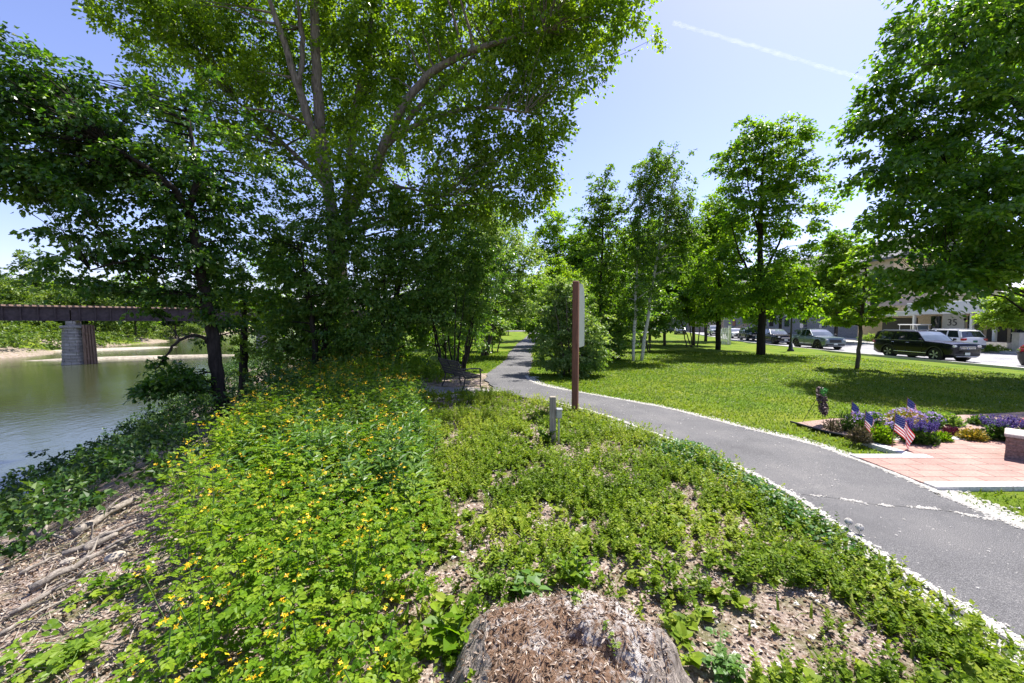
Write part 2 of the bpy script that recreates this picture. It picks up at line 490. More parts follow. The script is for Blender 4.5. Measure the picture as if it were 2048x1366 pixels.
def pavermat():
    m, nt, out = newmat('clay pavers')
    v = coords(nt)
    b = nd(nt, 'ShaderNodeTexBrick'); nt.links.new(v, b.inputs['Vector'])
    b.inputs['Scale'].default_value = 1; b.inputs['Brick Width'].default_value = .45; b.inputs['Row Height'].default_value = .225
    b.inputs['Mortar Size'].default_value = .007; b.inputs['Mortar Smooth'].default_value = .1; b.offset = .37
    b.inputs['Color1'].default_value = (.36, .215, .178, 1); b.inputs['Color2'].default_value = (.295, .165, .138, 1)
    b.inputs['Mortar'].default_value = (.06, .042, .036, 1)
    n = noise(nt, 45, 5, .7, v)
    c = mixc(nt, .6, b.outputs[0], ramp(nt, [(.3, (.5, .46, .44)), (.7, (1.3, 1.27, 1.27))], n.outputs[0]).outputs[0], 'MULTIPLY')
    c = mixc(nt, .8, c, ramp(nt, [(.32, (.68, .66, .66)), (.6, (1.1, 1.1, 1.1))], noise(nt, 1.7, 5, .7, v).outputs[0]).outputs[0], 'MULTIPLY')
    n2 = noise(nt, 26, 3, .75, v)
    c = mixc(nt, ramp(nt, [(.69, (0, 0, 0)), (.76, (.8, .8, .8))], n2.outputs[0]).outputs[0], c, (.62, .57, .52))
    p = nd(nt, 'ShaderNodeBsdfPrincipled'); nt.links.new(c, p.inputs['Base Color']); p.inputs['Roughness'].default_value = .85
    nt.links.new(bump(nt, b.outputs['Fac'], -.5, .006).outputs[0], p.inputs['Normal'])
    nt.links.new(p.outputs[0], out.inputs[0]); return m

def stonemat(name, c1, c2, w, h, mortar, rot=None):
    m, nt, out = newmat(name)
    t = nd(nt, 'ShaderNodeTexCoord'); sp = nd(nt, 'ShaderNodeSeparateXYZ'); nt.links.new(t.outputs['Object'], sp.inputs[0])
    cb = nd(nt, 'ShaderNodeCombineXYZ')
    nt.links.new(math_n(nt, 'ADD', sp.outputs[0], sp.outputs[1]), cb.inputs[0]); nt.links.new(sp.outputs[2], cb.inputs[1])
    b = nd(nt, 'ShaderNodeTexBrick'); nt.links.new(cb.outputs[0], b.inputs['Vector'])
    b.inputs['Scale'].default_value = 1; b.inputs['Brick Width'].default_value = w; b.inputs['Row Height'].default_value = h
    b.inputs['Mortar Size'].default_value = min(w, h) * .06
    b.inputs['Color1'].default_value = (*c1, 1); b.inputs['Color2'].default_value = (*c2, 1); b.inputs['Mortar'].default_value = (*mortar, 1)
    n = noise(nt, 5 / h * .2, 5, .7, t.outputs['Object'])
    c = mixc(nt, .7, b.outputs[0], ramp(nt, [(.3, (.5, .5, .5)), (.7, (1.3, 1.3, 1.3))], n.outputs[0]).outputs[0], 'MULTIPLY')
    p = nd(nt, 'ShaderNodeBsdfPrincipled'); nt.links.new(c, p.inputs['Base Color']); p.inputs['Roughness'].default_value = .9
    hh = math_n(nt, 'ADD', math_n(nt, 'MULTIPLY', b.outputs['Fac'], -1.0), n.outputs[0])
    nt.links.new(bump(nt, hh, .7, .08 * h).outputs[0], p.inputs['Normal'])
    nt.links.new(p.outputs[0], out.inputs[0]); return m

def woodmat(name, dark, light, sc=(20, 20, 1.5), rough=.75):
    m, nt, out = newmat(name)
    v = coords(nt, sc); n = noise(nt, 2.0, 5, .65, v, .8)
    r = ramp(nt, [(.3, dark), (.7, light)], n.outputs[0])
    p = nd(nt, 'ShaderNodeBsdfPrincipled'); nt.links.new(r.outputs[0], p.inputs['Base Color']); p.inputs['Roughness'].default_value = rough
    nt.links.new(bump(nt, n.outputs[0], .35, .01).outputs[0], p.inputs['Normal'])
    nt.links.new(p.outputs[0], out.inputs[0]); return m

def glassmat(name, c=(.012, .016, .020), rough=.04):
    m, nt, out = newmat(name)
    n = noise(nt, 1.3, 2, .5, coords(nt))
    p = nd(nt, 'ShaderNodeBsdfPrincipled')
    r = ramp(nt, [(.3, tuple(x * .7 for x in c)), (.7, tuple(x * 1.4 for x in c))], n.outputs[0])
    nt.links.new(r.outputs[0], p.inputs['Base Color'])
    p.inputs['Roughness'].default_value = rough; p.inputs['Specular IOR Level'].default_value = .9
    p.inputs['Coat Weight'].default_value = .6; p.inputs['Coat Roughness'].default_value = .02
    nt.links.new(p.outputs[0], out.inputs[0]); return m

M['ground'] = groundmat()
M['path'] = asphalt('worn asphalt path', (.092, .091, .097), (.27, .265, .26), True)
M['road'] = asphalt('sunbleached asphalt road', (.25, .25, .265), (.38, .37, .37), False)
M['water'] = watermat()
M['paver'] = pavermat()
M['granite'] = plain('pale granite', (.52, .50, .48), .8, var=.25, nscale=40)
M['concrete'] = plain('concrete', (.48, .46, .43), .85, var=.15, nscale=5)
M['fluff'] = leafmat('cotton fluff', (.62, .60, .56), (.72, .70, .66), (.80, .78, .75), .35, (1, 1, 1), .95, .05)
M['mulch'] = plain('bark mulch', (.29, .20, .165), .95, var=.65, nscale=45, bmp=1)
M['gravel'] = plain('grey gravel', (.30, .28, .26), .95, var=.6, nscale=60, bmp=1)
M['litter'] = leafmat('dead leaf', (.09, .055, .035), (.24, .17, .12), (.52, .45, .38), .15, (1, .9, .8), .8, .1)
M['drift'] = barkmat('weathered driftwood', (.10, .085, .07), (.34, .30, .26), (14, 14, 14), .5)
M['black'] = plain('black metal', (.018, .018, .020), .45)
M['steel'] = plain('galvanised steel', (.42, .43, .44), .4, .6)
M['white'] = plain('white paint', (.76, .76, .75), .5, var=.04)
M['post'] = woodmat('red brown stained wood', (.085, .030, .016), (.20, .080, .042))
M['oldwood'] = woodmat('weathered grey wood', (.16, .135, .10), (.36, .32, .25))
M['signback'] = plain('grey green sign panel', (.17, .20, .19), .55, var=.06)
M['benchwood'] = woodmat('dark bench slat', (.035, .028, .022), (.11, .095, .075), (4, 20, 20))

# ------------------------------------------------------------------ setting
def build_ground():
    def axis(lo, c0, c1, hi, st):
        a = list(np.arange(c0, c1, st)); d = st
        x = c1
        while x < hi: a.append(x); d *= 1.12; x += d
        a.append(hi); d = st; x = c0; b = []
        while x > lo: d *= 1.12; x -= d; b.append(x)
        return np.array(sorted(set(b + a)))
    xs = axis(-900, -13, 13, 900, .14); ys = axis(-60, 1, 15, 1600, .14)
    X, Y = np.meshgrid(xs, ys)
    Z = gz(X, Y)
    # road bed cut a little below the road sheet
    rd = (X > kerb_x(Y) + .1)
    Z = np.where(rd, ROAD_Z - .12, Z)
    V = np.stack([X, Y, Z], -1).reshape(-1, 3)
    ny, nx = X.shape
    i = (np.arange(ny - 1)[:, None] * nx + np.arange(nx - 1)[None])
    mb = MB(); mb.add(V, np.stack([i, i + 1, i + nx + 1, i + nx], -1).reshape(-1, 4))
    o = mb.build('ground', M['ground'], smooth=True)
    lf = np.clip(lawn_f(X, Y) * 1.1 + .5, 0, 1)
    lf = np.where((Y > 100) & (X > xb(Y) + 2), .8, lf)
    lf = np.where(X > 37, .7, lf)
    # far bank is green, too
    t = xf(Y) - X
    lf = np.where(t > 3, .75, lf)
    a = o.data.attributes.new('lawn', 'FLOAT', 'POINT'); a.data.foreach_set('value', lf.ravel().astype(np.float32))
    sh = np.clip(1 - np.abs(Z + 3.4) / .26, 0, 1) * (t > -6)
    a = o.data.attributes.new('shore', 'FLOAT', 'POINT'); a.data.foreach_set('value', sh.ravel().astype(np.float32))
    tag(o, 'ground of leaf litter and mown lawn sloping to the river', kind='structure')
build_ground()

def sheet(name, L, Rr, dz, mat, label, th=.05, kind='structure', zfun=gz):
    n = len(L); K = 5
    t = np.linspace(0, 1, K)
    XY = L[:, None] * (1 - t)[None, :, None] + Rr[:, None] * t[None, :, None]
    Z = zfun(XY[..., 0], XY[..., 1]) + dz
    V = np.concatenate([XY, Z[..., None]], -1)
    lo = V[:, [0, -1]].copy(); lo[..., 2] -= th
    i = (np.arange(n - 1)[:, None] * K + np.arange(K - 1)[None])
    mb = MB(); mb.add(V.reshape(-1, 3), np.stack([i, i + 1, i + K + 1, i + K], -1).reshape(-1, 4))
    for c, side in ((0, 0), (K - 1, 1)):
        E = np.concatenate([V[:, c], lo[:, side]]); j = np.arange(n - 1)
        f = np.stack([j, j + 1, j + n + 1, j + n], -1)
        mb.add(E, f if side == 0 else f[:, ::-1])
    o = mb.build(name, mat, smooth=False)
    tag(o, label, kind=kind); return o
wig = lambda a, s: a + np.stack([(fbm(a[:, 1] * 2.2, a[:, 0] * 2.2, s) - .5) * .3, np.zeros(len(a))], 1)
sheet('path', wig(PLs, 31), wig(PRs, 33), .035, M['path'], 'grey asphalt footpath winding through the park', .08)

mb = MB(); q = 2500
mb.add([[-q, -300, WATER], [q, -300, WATER], [q, q, WATER], [-q, q, WATER]], np.array([0, 1, 2, 3]))
# water only where the river runs: trim to a band
yy = np.concatenate([np.linspace(-40, 120, 40), np.linspace(140, 900, 20)])
mb = MB(); A = np.stack([xb(yy) - 5.5, yy, np.full_like(yy, WATER)], 1); B = np.stack([xf(yy) - 6, yy, np.full_like(yy, WATER)], 1)
n = len(yy); j = np.arange(n - 1); mb.add(np.concatenate([B, A]), np.stack([j, j + n, j + n + 1, j + 1], -1))
tag(mb.build('river', M['water']), 'calm brown river reflecting trees and sky', kind='structure')

# road and kerbs
ry = np.linspace(-30, 110, 120)
kx = kerb_x(ry)
flatz = lambda x, y: np.full_like(np.asarray(x, float), ROAD_Z)
sheet('road', np.stack([kx + .15, ry], 1), np.stack([kx + 12.0, ry], 1), 0, M['road'], 'pale sunlit street with parked cars', .1, zfun=flatz)
flatk = lambda x, y: np.full_like(np.asarray(x, float), KERB_Z)
sheet('kerb', np.stack([kx, ry], 1), np.stack([kx + .15, ry], 1), .02, M['granite'], 'granite kerb along the lawn', .3, zfun=flatk)
sheet('far_kerb', np.stack([kx + 12.0, ry], 1), np.stack([kx + 12.15, ry], 1), .02, M['granite'], 'granite kerb on the far side of the street', .3, zfun=flatk)
sheet('pavement', np.stack([kx + 12.15, ry], 1), np.stack([kx + 20, ry], 1), .015, M['concrete'], 'concrete pavement in front of the buildings', .3, zfun=flatk)
# cross street beyond the lawn
cx = np.linspace(-20, 34, 30)
sheet('cross_street', np.stack([cx, np.full(30, 96.0)], 1), np.stack([cx, np.full(30, 88.0)], 1), .08, M['road'], 'pale street crossing beyond the end of the path', .2)

# patio of pavers, granite border
PAT = [(5.02, 4.78), (5.02, 5.66), (5.97, 5.66), (5.90, 6.47), (12.5, 6.75), (12.5, 4.90)]
mb = MB(); z0 = .05
v = [(x, y, z0) for x, y in PAT] + [(x, y, z0 - .09) for x, y in PAT]
n = len(PAT)
mb.add(v, [np.array(range(n))[::-1]] + [np.array([k, (k + 1) % n, n + (k + 1) % n, n + k]) for k in range(n)])
tag(mb.build('patio', M['paver']), 'pink clay paver patio beside the path', kind='structure')
mb = MB()
def strip(a, b, w, zt=.058, ch=.006):
    a = np.array(a, float); b = np.array(b, float); d = b - a; L = np.linalg.norm(d); k = max(1, round(L / .9))
    ang = math.atan2(d[1], d[0])
    for i in range(k):
        c = a + d * (i + .5) / k
        cbox(mb, (c[0], c[1], zt - .05), (L / k - .006, w, .1), ch, 0, rotz(ang))
strip((5.96, 6.56), (12.5, 6.84), .15); strip((5.82, 6.48), (5.885, 5.82), .15)
strip((5.0, 5.735), (6.1, 5.735), .15); strip((5.02, 4.70), (12.5, 4.82), .15)
tag(mb.build('patio_border', M['granite']), 'pale granite border round the paver patio', kind='structure')

# flower bed soil
mb = MB()
BED = [(5.55, 7.75), (5.65, 7.05), (5.88, 6.62), (12.5, 6.92), (12.5, 8.9), (8.6, 8.25), (6.6, 8.1)]
n = len(BED); c = np.mean(BED, 0)
mb.add([(x, y, .03) for x, y in BED] + [(c[0], c[1], .09)], np.array([[k, (k + 1) % n, n] for k in range(n)])[:, ::-1])
tag(mb.build('flower_bed', M['mulch']), 'mulched flower bed soil beside the patio', kind='structure')
mb = MB(); tube(mb, [(5.52, 7.8, .04), (5.62, 7.05, .05), (5.86, 6.64, .05)], .018, 6)
tag(mb.build('bed_edging', M['black']), 'thin dark metal edging strip around the flower bed corner', 'edging')
# gravel pad round the bench
mb = MB(); a = np.linspace(0, 2 * np.pi, 30, endpoint=False)
rr = 1 + .15 * np.sin(3 * a + 1) + .1 * np.sin(7 * a)
pv = np.stack([-1.9 + 1.55 * rr * np.cos(a) * .9, 11.3 + .95 * rr * np.sin(a)], 1)
mb.add(np.c_[np.r_[pv, [[-1.9, 11.3]]], gz(np.r_[pv[:, 0], -1.9], np.r_[pv[:, 1], 11.3]) + .03], np.array([[k, (k + 1) % 30, 30] for k in range(30)]))
tag(mb.build('gravel_pad', M['gravel']), 'worn gravel pad round the bench', kind='structure')

# ------------------------------------------------------------------ trees
def clumps(lobes, n, shell=.55, rough=.28):
    """n points inside a union of lobes (c, r), more of them near the skin"""
    lobes = [(np.asarray(c, float), np.asarray(r, float)) for c, r in lobes]
    w = np.array([np.prod(r) ** (2 / 3) for c, r in lobes]); w /= w.sum()
    k = rg.choice(len(lobes), n, p=w)
    C = np.array([l[0] for l in lobes])[k]; Rr = np.array([l[1] for l in lobes])[k]
    d = norm(rg.normal(size=(n, 3)))
    rad = rg.random(n) ** shell
    wob = 1 + rough * (2 * vn(d[:, 0] * 2.3 + k * 7.1, d[:, 1] * 2.3 + d[:, 2] * 1.9, 11) - 1) * 1.6
    return C + d * Rr * (rad * wob)[:, None], d

def foliage(mb, pts, out, crad, per, lsize, flat=.5, droop=.25, tmpl=LEAF, bend=.5, var=.26):
    n = len(pts)
    crad = np.full(n, crad) * (rg.random(n) * .6 + .7)
    cn = rg.normal(0, 1, n)
    idx = np.repeat(np.arange(n), per); m = len(idx)
    # leaves sit along a few twigs that fan out of the clump's centre
    nt_ = max(4, per // 11)
    tw = norm(rg.normal(size=(n, nt_, 3)) + out[:, None] * .45) * (.55 + .5 * rg.random((n, nt_, 1)))
    which = rg.integers(0, nt_, m); t_ = rg.random((m, 1)) ** .8
    off = (tw[idx, which] * (.12 + .92 * t_) + rg.normal(size=(m, 3)) * .11) * np.array([1, 1, flat])
    # lean every clump outward and let its rim hang
    o = off * crad[idx][:, None]
    o[:, 2] -= droop * (o[:, 0] ** 2 + o[:, 1] ** 2) / np.maximum(crad[idx], .05)
    pos = pts[idx] + o
    ax = norm(off * .9 + out[idx] * bend + rg.normal(size=(m, 3)) * .5 + np.array([0, 0, -droop]))
    up = np.array([0, 0, 1.0]) + rg.normal(size=(m, 3)) * .55 + out[idx] * .3
    r = np.clip(.48 + .6 * var * cn[idx] + var * .7 * rg.normal(size=m) + .10 * (t_[:, 0] - .5), 0, 1)
    inst(mb, *tmpl, pos, ax, up, lsize * (rg.random(m) * .65 + .65), r)

def curve_pts(a, b, n, sag=.0, wob=.06):
    a, b = np.asarray(a, float), np.asarray(b, float)
    t = np.linspace(0, 1, n)[:, None]
    L = np.linalg.norm(b - a)
    p = a + (b - a) * t + np.array([0, 0, 1.0]) * (np.sin(t * np.pi) * sag * L)
    p[1:-1] += rg.normal(size=(n - 2, 3)) * wob * L / n
    return p

def tree(name, label, lobes, limbs, leaf, bark, nclump, per, lsize, crad, group=None, cat='tree', nbranch=60,
         flat=.5, droop=.25, shell=.5, rough=.28, tmpl=LEAF, br=.035, sides=8, zlow=None, bend=.5, extra=None):
    """limbs: list of (points, radii); the first one is the trunk from the ground up"""
    base = np.asarray(limbs[0][0][0], float)
    root = thing(name, label, cat, base, 0, group, world_parts=True)
    tb = MB(); nodes = []
    for pts, rad in limbs:
        p = resample(np.asarray(pts, float), max(8, 4 * len(pts)))
        p[1:-1] += rg.normal(size=(len(p) - 2, 3)) * np.array([.02, .02, 0])
        rr = np.interp(np.linspace(0, 1, len(p)), np.linspace(0, 1, len(rad)), rad)
        tube(tb, p, rr, sides, wob=.14)
        nodes += [(q, r) for q, r in zip(p, rr)]
    N = np.array([q for q, r in nodes]); NR = np.array([r for q, r in nodes])
    pts, out = clumps(lobes, nclump, shell, rough)
    if zlow is not None:
        k = pts[:, 2] > zlow; pts, out = pts[k], out[k]
    sel = rg.choice(len(pts), min(nbranch, len(pts)), replace=False)
    zmin = base[2] + .35
    for i in sel:
        c = pts[i]
        d = np.linalg.norm(N - c, axis=1) + np.where(N[:, 2] > c[2] + .1 - .08 * np.linalg.norm(N[:, :2] - c[:2], axis=1), 6, 0) + np.where(N[:, 2] < zmin, 50, 0)
        j = int(np.argmin(d)); L = np.linalg.norm(N[j] - c)
        if L > 9: continue
        r0 = min(NR[j] * .6, br * (.5 + L * .25))
        tube(tb, curve_pts(N[j], c, 6, .05, .12), np.linspace(r0, .006, 6), 4, cap=False)
    tb.build('trunk', bark, root, smooth=True)
    cb = MB(); foliage(cb, pts, out, crad, per, lsize, flat, droop, tmpl, bend)
    cb.build('crown', leaf, root)
    return root

def LB(px, py, rx, ry, Y, dr=None):
    """crown lobe seen at pixel px,py with half sizes rx,ry at depth Y"""
    c = P(px, py, Y); k = Y / F
    return (c, (rx * k, dr if dr else .5 * (rx + ry) * k, ry * k))

def onground(px, Y):
    c = P(px, 645, Y); return np.array([c[0], Y, float(gz(c[0], Y))])

# --- the great cottonwood
b = onground(684, 16.5); Yc = 16.5
q = lambda px, py, y=Yc: P(px, py, y)
limbs = [
    ([b, q(682, 640), q(676, 540), q(671, 470)], [.62, .5, .46, .42]),
    ([q(671, 480), q(660, 400), q(648, 320, 16.2), q(638, 220, 16), q(632, 120, 15.8), q(628, 0, 15.6), q(626, -160, 15.5)], [.34, .31, .29, .26, .23, .19, .10]),
    ([q(650, 345, 16.2), q(625, 260, 15.6), q(592, 160, 15.2), q(560, 60, 14.8), q(520, -40, 14.4)], [.24, .21, .18, .15, .07]),
    ([q(598, 170, 15.2), q(604, 80, 15.6), q(585, -60, 15.6)], [.14, .12, .06]),
    ([q(676, 470), q(705, 415), q(745, 345, 16), q(772, 285, 15.5), q(800, 225, 15.2), q(860, 150, 15), q(960, 95, 14.6), q(1090, 60, 14.2)], [.34, .30, .26, .23, .20, .17, .12, .05]),
    ([q(775, 290, 15.5), q(850, 205, 15.6), q(930, 130, 15.8), q(985, 75, 16)], [.16, .14, .10, .05]),
    ([q(790, 270, 15.3), q(870, 235, 15), q(960, 215, 14.6), q(1050, 225, 14.2)], [.13, .11, .08, .04]),
    ([q(700, 330, 17), q(712, 210, 17.4), q(738, 110, 17.6), q(745, -30, 17.8)], [.2, .2, .17, .08]),
    ([q(690, 440), q(700, 330, 17), q(712, 210, 17.4)], [.26, .22, .2]),
    ([q(675, 465), q(655, 380, 17), q(560, 280, 17.6), q(470, 200, 18)], [.2, .17, .11, .04]),
    ([q(720, 395), q(800, 375, 15), q(880, 395, 14.5)], [.1, .08, .03]),
    ([q(640, 260, 16), q(560, 225, 14.5), q(470, 215, 13.5)], [.10, .07, .03]),
]
lob = [LB(300, 40, 120, 90, 17, 3.2), LB(430, 60, 150, 120, 17, 3.6), LB(560, 100, 150, 130, 18, 3.6), LB(740, 40, 170, 110, 17, 3.6),
       LB(930, 50, 160, 110, 16, 3.2), LB(1100, 30, 150, 100, 15, 2.6), LB(1230, 20, 100, 75, 15, 1.9), LB(1150, 130, 70, 60, 15, 1.4), LB(1030, 150, 100, 90, 15.5, 2.0),
       LB(1070, 235, 70, 50, 15.5, 1.4), LB(930, 250, 110, 100, 15.5, 2.2), LB(1050, 345, 75, 55, 15.5, 1.3), LB(960, 370, 80, 60, 15.5, 1.6),
       LB(820, 330, 110, 110, 15.5, 2.4), LB(700, 260, 110, 120, 18, 2.6), LB(540, 280, 120, 110, 17.5, 2.4), LB(400, 200, 110, 80, 16.5, 2.2),
       LB(780, 180, 120, 90, 17, 2.6), LB(660, -120, 420, 110, 16.5, 6), LB(1100, -70, 220, 70, 15.5, 4), LB(880, 430, 80, 45, 15.5, 1.5), LB(1000, 290, 100, 70, 15.5, 1.8), LB(1085, 305, 45, 50, 15.4, 1.1), LB(900, 390, 90, 50, 15.3, 1.6), LB(1010, 420, 70, 30, 15.3, 1.2), LB(1080, 375, 45, 36, 15.4, .9), LB(700, 330, 70, 60, 14.4, 1.0), LB(730, 400, 70, 40, 14.4, .9)]
limbs = [(p_, [x_ * (.72 if k_ else .85) for x_ in r_]) for k_, (p_, r_) in enumerate(limbs)]
tree('cottonwood_tree', 'towering cottonwood with forked grey trunk spreading over the riverbank', lob, limbs, M['cottonwood'], M['paleb'],
     1650, 90, .145, .80, nbranch=480, flat=.75, droop=.3, shell=.42, rough=.3, br=.045, sides=12)

# --- dark maple leaning over the water
b = onground(442, 11.4); q = lambda px, py, y=11.4: P(px, py, y)
limbs = [
    ([b, q(432, 740), q(420, 640), q(405, 560), q(390, 480), q(376, 410)], [.19, .165, .155, .14, .12, .10]),
    ([q(380, 430), q(350, 380, 11), q(300, 340, 10.6), q(220, 290, 10.2)], [.10, .08, .06, .02]),
    ([q(378, 420), q(392, 350, 11.4), q(380, 260, 11.6), q(360, 180, 11.8)], [.09, .07, .05, .02]),
    ([q(405, 560), q(360, 530, 11), q(290, 515, 10.6), q(180, 540, 10.2)], [.06, .05, .035, .015]),
    ([q(425, 690), q(390, 670, 11), q(350, 690, 10.7), q(310, 740, 10.5)], [.05, .04, .03, .012]),
]
lob = [LB(40, 200, 120, 75, 10.5, 1.6), LB(120, 170, 110, 50, 11, 1.6), LB(60, 300, 110, 85, 10.5, 1.6), LB(190, 260, 130, 100, 11, 1.9), LB(330, 290, 140, 120, 11.8, 2.0),
       LB(100, 360, 110, 45, 10.8, 1.4), LB(260, 400, 140, 100, 11.2, 1.8), LB(420, 420, 90, 140, 12, 1.7), LB(210, 490, 130, 65, 10.8, 1.4),
       LB(340, 560, 90, 70, 11.2, 1.2), LB(160, 560, 60, 30, 10.6, .7), LB(370, 750, 55, 45, 10.8, .7), LB(330, 770, 45, 25, 10.5, .5), LB(450, 600, 60, 90, 12, .9), LB(250, 600, 50, 20, 10.8, .6)]
tree('maple_tree', 'dark leafy maple leaning over the water with slim black trunk', lob, limbs, M['darkleaf'], M['darkb'],
     520, 84, .13, .66, nbranch=260, flat=.5, droop=.4, shell=.5, br=.03)

# --- understory masses between the river and the path
def simple(name, label, px, Y, lobes, leaf, bark, nclump, per, lsize, crad, r0=.1, top=None, lean=0, stems=1, spread=.25, group=None, cat='tree', **kw):
    b = onground(px, Y); limbs = []
    tz = top if top else max(c[2] for c, r in lobes)
    cx = np.mean([c[0] for c, r in lobes]); cy = np.mean([c[1] for c, r in lobes])
    for k in range(stems):
        a = rg.random() * 6.28; sp = spread if stems > 1 else 0
        b0 = b + np.array([math.cos(a) * sp, math.sin(a) * sp, 0]) * (k > 0)
        b0[2] = gz(b0[0], b0[1]) - .1
        e = np.array([cx + lean + math.cos(a) * sp * 3.5, cy + math.sin(a) * sp * 3, b[2] + (tz - b[2]) * (.9 - .25 * rg.random() * (k > 0))])
        mid = (b0 + e) / 2 + rg.normal(size=3) * .12 * np.array([1, 1, 0])
        mid[:2] = b0[:2] * .6 + e[:2] * .4
        limbs.append(([b0, b0 * .72 + mid * .28 * 1 + np.array([0, 0, 0.0]), mid, e], [r0, r0 * .85, r0 * .62, r0 * .15]))
    return tree(name, label, lobes, limbs, leaf, bark, nclump, per, lsize, crad, group=group, cat=cat, **kw)

UG = 'understory trees between the river and the path'
simple('understory_tree', 'broad dark green understory tree at the foot of the cottonwood', 640, 14.2,
       [LB(640, 440, 90, 90, 14, 1.3), LB(560, 480, 80, 120, 14.5, 1.2), LB(620, 560, 110, 90, 14, 1.4), LB(700, 590, 90, 90, 14, 1.3), LB(590, 640, 70, 60, 14, 1), LB(680, 690, 60, 40, 14.4, .9), LB(560, 700, 50, 36, 14.6, .9), LB(640, 650, 80, 50, 15, 1)],
       M['underleaf'], M['darkb'], 520, 62, .115, .55, .12, stems=2, nbranch=90, group=UG)
simple('understory_tree', 'bushy green understory tree left of the multi-stemmed shrub', 770, 14.6,
       [LB(760, 500, 90, 80, 14.6, 1.3), LB(830, 480, 80, 90, 15, 1.3), LB(760, 600, 90, 80, 14.4, 1.2), LB(850, 580, 70, 90, 15, 1.2), LB(730, 680, 60, 50, 14, .9), LB(790, 420, 60, 50, 15, 1), LB(780, 690, 70, 36, 16, .9), LB(830, 650, 60, 45, 18, 1.0)],
       M['underleaf'], M['darkb'], 520, 62, .11, .55, .10, stems=3, nbranch=90, group=UG)
simple('understory_tree', 'small leaning tree with pale trunk at the top of the bank', 612, 15.5,
       [LB(640, 620, 50, 50, 15.5, .8), LB(600, 690, 40, 35, 15, .6)], M['underleaf'], M['paleb'], 90, 36, .10, .38, .13, lean=.6, nbranch=20, group=UG)
simple('understory_tree', 'ivy wrapped tree trunk standing at the edge of the water', 482, 14.5,
       [LB(482, 690, 22, 70, 14.5, .45), LB(470, 560, 60, 90, 14.5, 1), LB(520, 620, 50, 70, 14.8, .9)], M['lightleaf'], M['darkb'], 210, 36, .10, .30, .17, nbranch=20, group=UG)
simple('riverside_shrub', 'light green riverside shrub behind the leaning pale trunk', 560, 22,
       [LB(560, 560, 60, 80, 22, 1.5), LB(545, 630, 35, 40, 22, 1.1)], M['mapleleaf'], M['darkb'], 160, 36, .14, .5, .09, stems=2, nbranch=20, cat='shrub')
simple('multi_stem_shrub', 'dark shrub of many thin bare stems behind the bench', 905, 15.6,
       [LB(910, 500, 80, 60, 15.6, 1.2), LB(960, 540, 70, 60, 16, 1.1), LB(880, 570, 60, 50, 15.4, 1), LB(940, 610, 60, 40, 15.6, .9), LB(900, 640, 60, 30, 15.4, .7), LB(850, 620, 50, 60, 16, .9), LB(870, 680, 40, 30, 16.4, .6), LB(945, 665, 34, 30, 16.4, .6), LB(905, 690, 40, 22, 16.8, .6)],
       M['underleaf'], M['darkb'], 520, 70, .09, .46, .035, stems=14, spread=.42, nbranch=80, cat='shrub')
simple('path_side_tree', 'feathery green tree arching over the left edge of the path', 965, 24,
       [LB(985, 500, 80, 60, 24, 2), LB(1030, 540, 60, 70, 24, 1.7), LB(960, 580, 70, 60, 24, 1.7), LB(1040, 610, 45, 40, 23, 1.2), LB(985, 440, 60, 50, 26, 1.8)],
       M['silverleaf'], M['bark'], 330, 80, .13, .75, .13, stems=2, nbranch=70)
simple('path_side_tree', 'dark tree behind the feathery tree left of the path', 935, 31,
       [LB(930, 480, 90, 80, 31, 3), LB(890, 560, 70, 60, 31, 2.4), LB(970, 430, 60, 50, 31, 2.4)], M['underleaf'], M['bark'], 330, 40, .17, .75, .2, nbranch=50)

# --- right of the path
simple('round_bush', 'large pale green bush crowding the right edge of the path', 1140, 15.2,
       [LB(1125, 620, 55, 50, 15.4, .95), LB(1160, 660, 55, 55, 15, .9), LB(1110, 690, 45, 50, 15, .8), LB(1180, 705, 42, 32, 14.8, .7), LB(1130, 580, 34, 26, 15.6, .7), LB(1145, 730, 60, 26, 14.7, .8)],
       M['silverleaf'], M['bark'], 480, 80, .08, .32, .04, stems=6, spread=.3, nbranch=60, cat='bush')
simple('slender_tree', 'slender dark stemmed tree rising behind the pale bush', 1200, 22,
       [LB(1205, 385, 26, 45, 22, .8), LB(1205, 440, 42, 50, 22, 1.2), LB(1200, 520, 50, 60, 22, 1.4), LB(1215, 600, 45, 60, 22, 1.3)],
       M['birchleaf'], M['darkb'], 280, 50, .13, .55, .09, top=10.0, nbranch=90)
BG = 'birches with white trunks on the lawn'
simple('birch_tree', 'birch with slim white trunk standing upright on the lawn', 1268, 20.6,
       [LB(1290, 370, 34, 70, 20.8, 1), LB(1280, 470, 45, 70, 20.6, 1.2), LB(1275, 570, 40, 60, 20.6, 1.1)], M['birchleaf'], M['birchb'], 260, 50, .11, .42, .085, top=10.6, nbranch=80, group=BG, droop=.7, flat=.9)
simple('birch_tree', 'birch with white trunk leaning right towards the maples', 1284, 20.9,
       [LB(1325, 330, 45, 40, 21, 1.1), LB(1350, 400, 45, 70, 21, 1.2), LB(1345, 490, 50, 70, 21, 1.3), LB(1375, 450, 30, 50, 21, .8)], M['birchleaf'], M['birchb'], 300, 50, .11, .42, .095, top=10.8, nbranch=80, group=BG, droop=.7, flat=.9)
simple('dark_shrub', 'dense dark green shrub in the shade beneath the birches', 1238, 21.5,
       [LB(1235, 660, 40, 45, 21.5, 1.1), LB(1215, 690, 30, 28, 21, .8), LB(1262, 620, 30, 45, 22, .9)], M['underleaf'], M['darkb'], 240, 42, .10, .36, .06, stems=4, nbranch=40, cat='shrub')
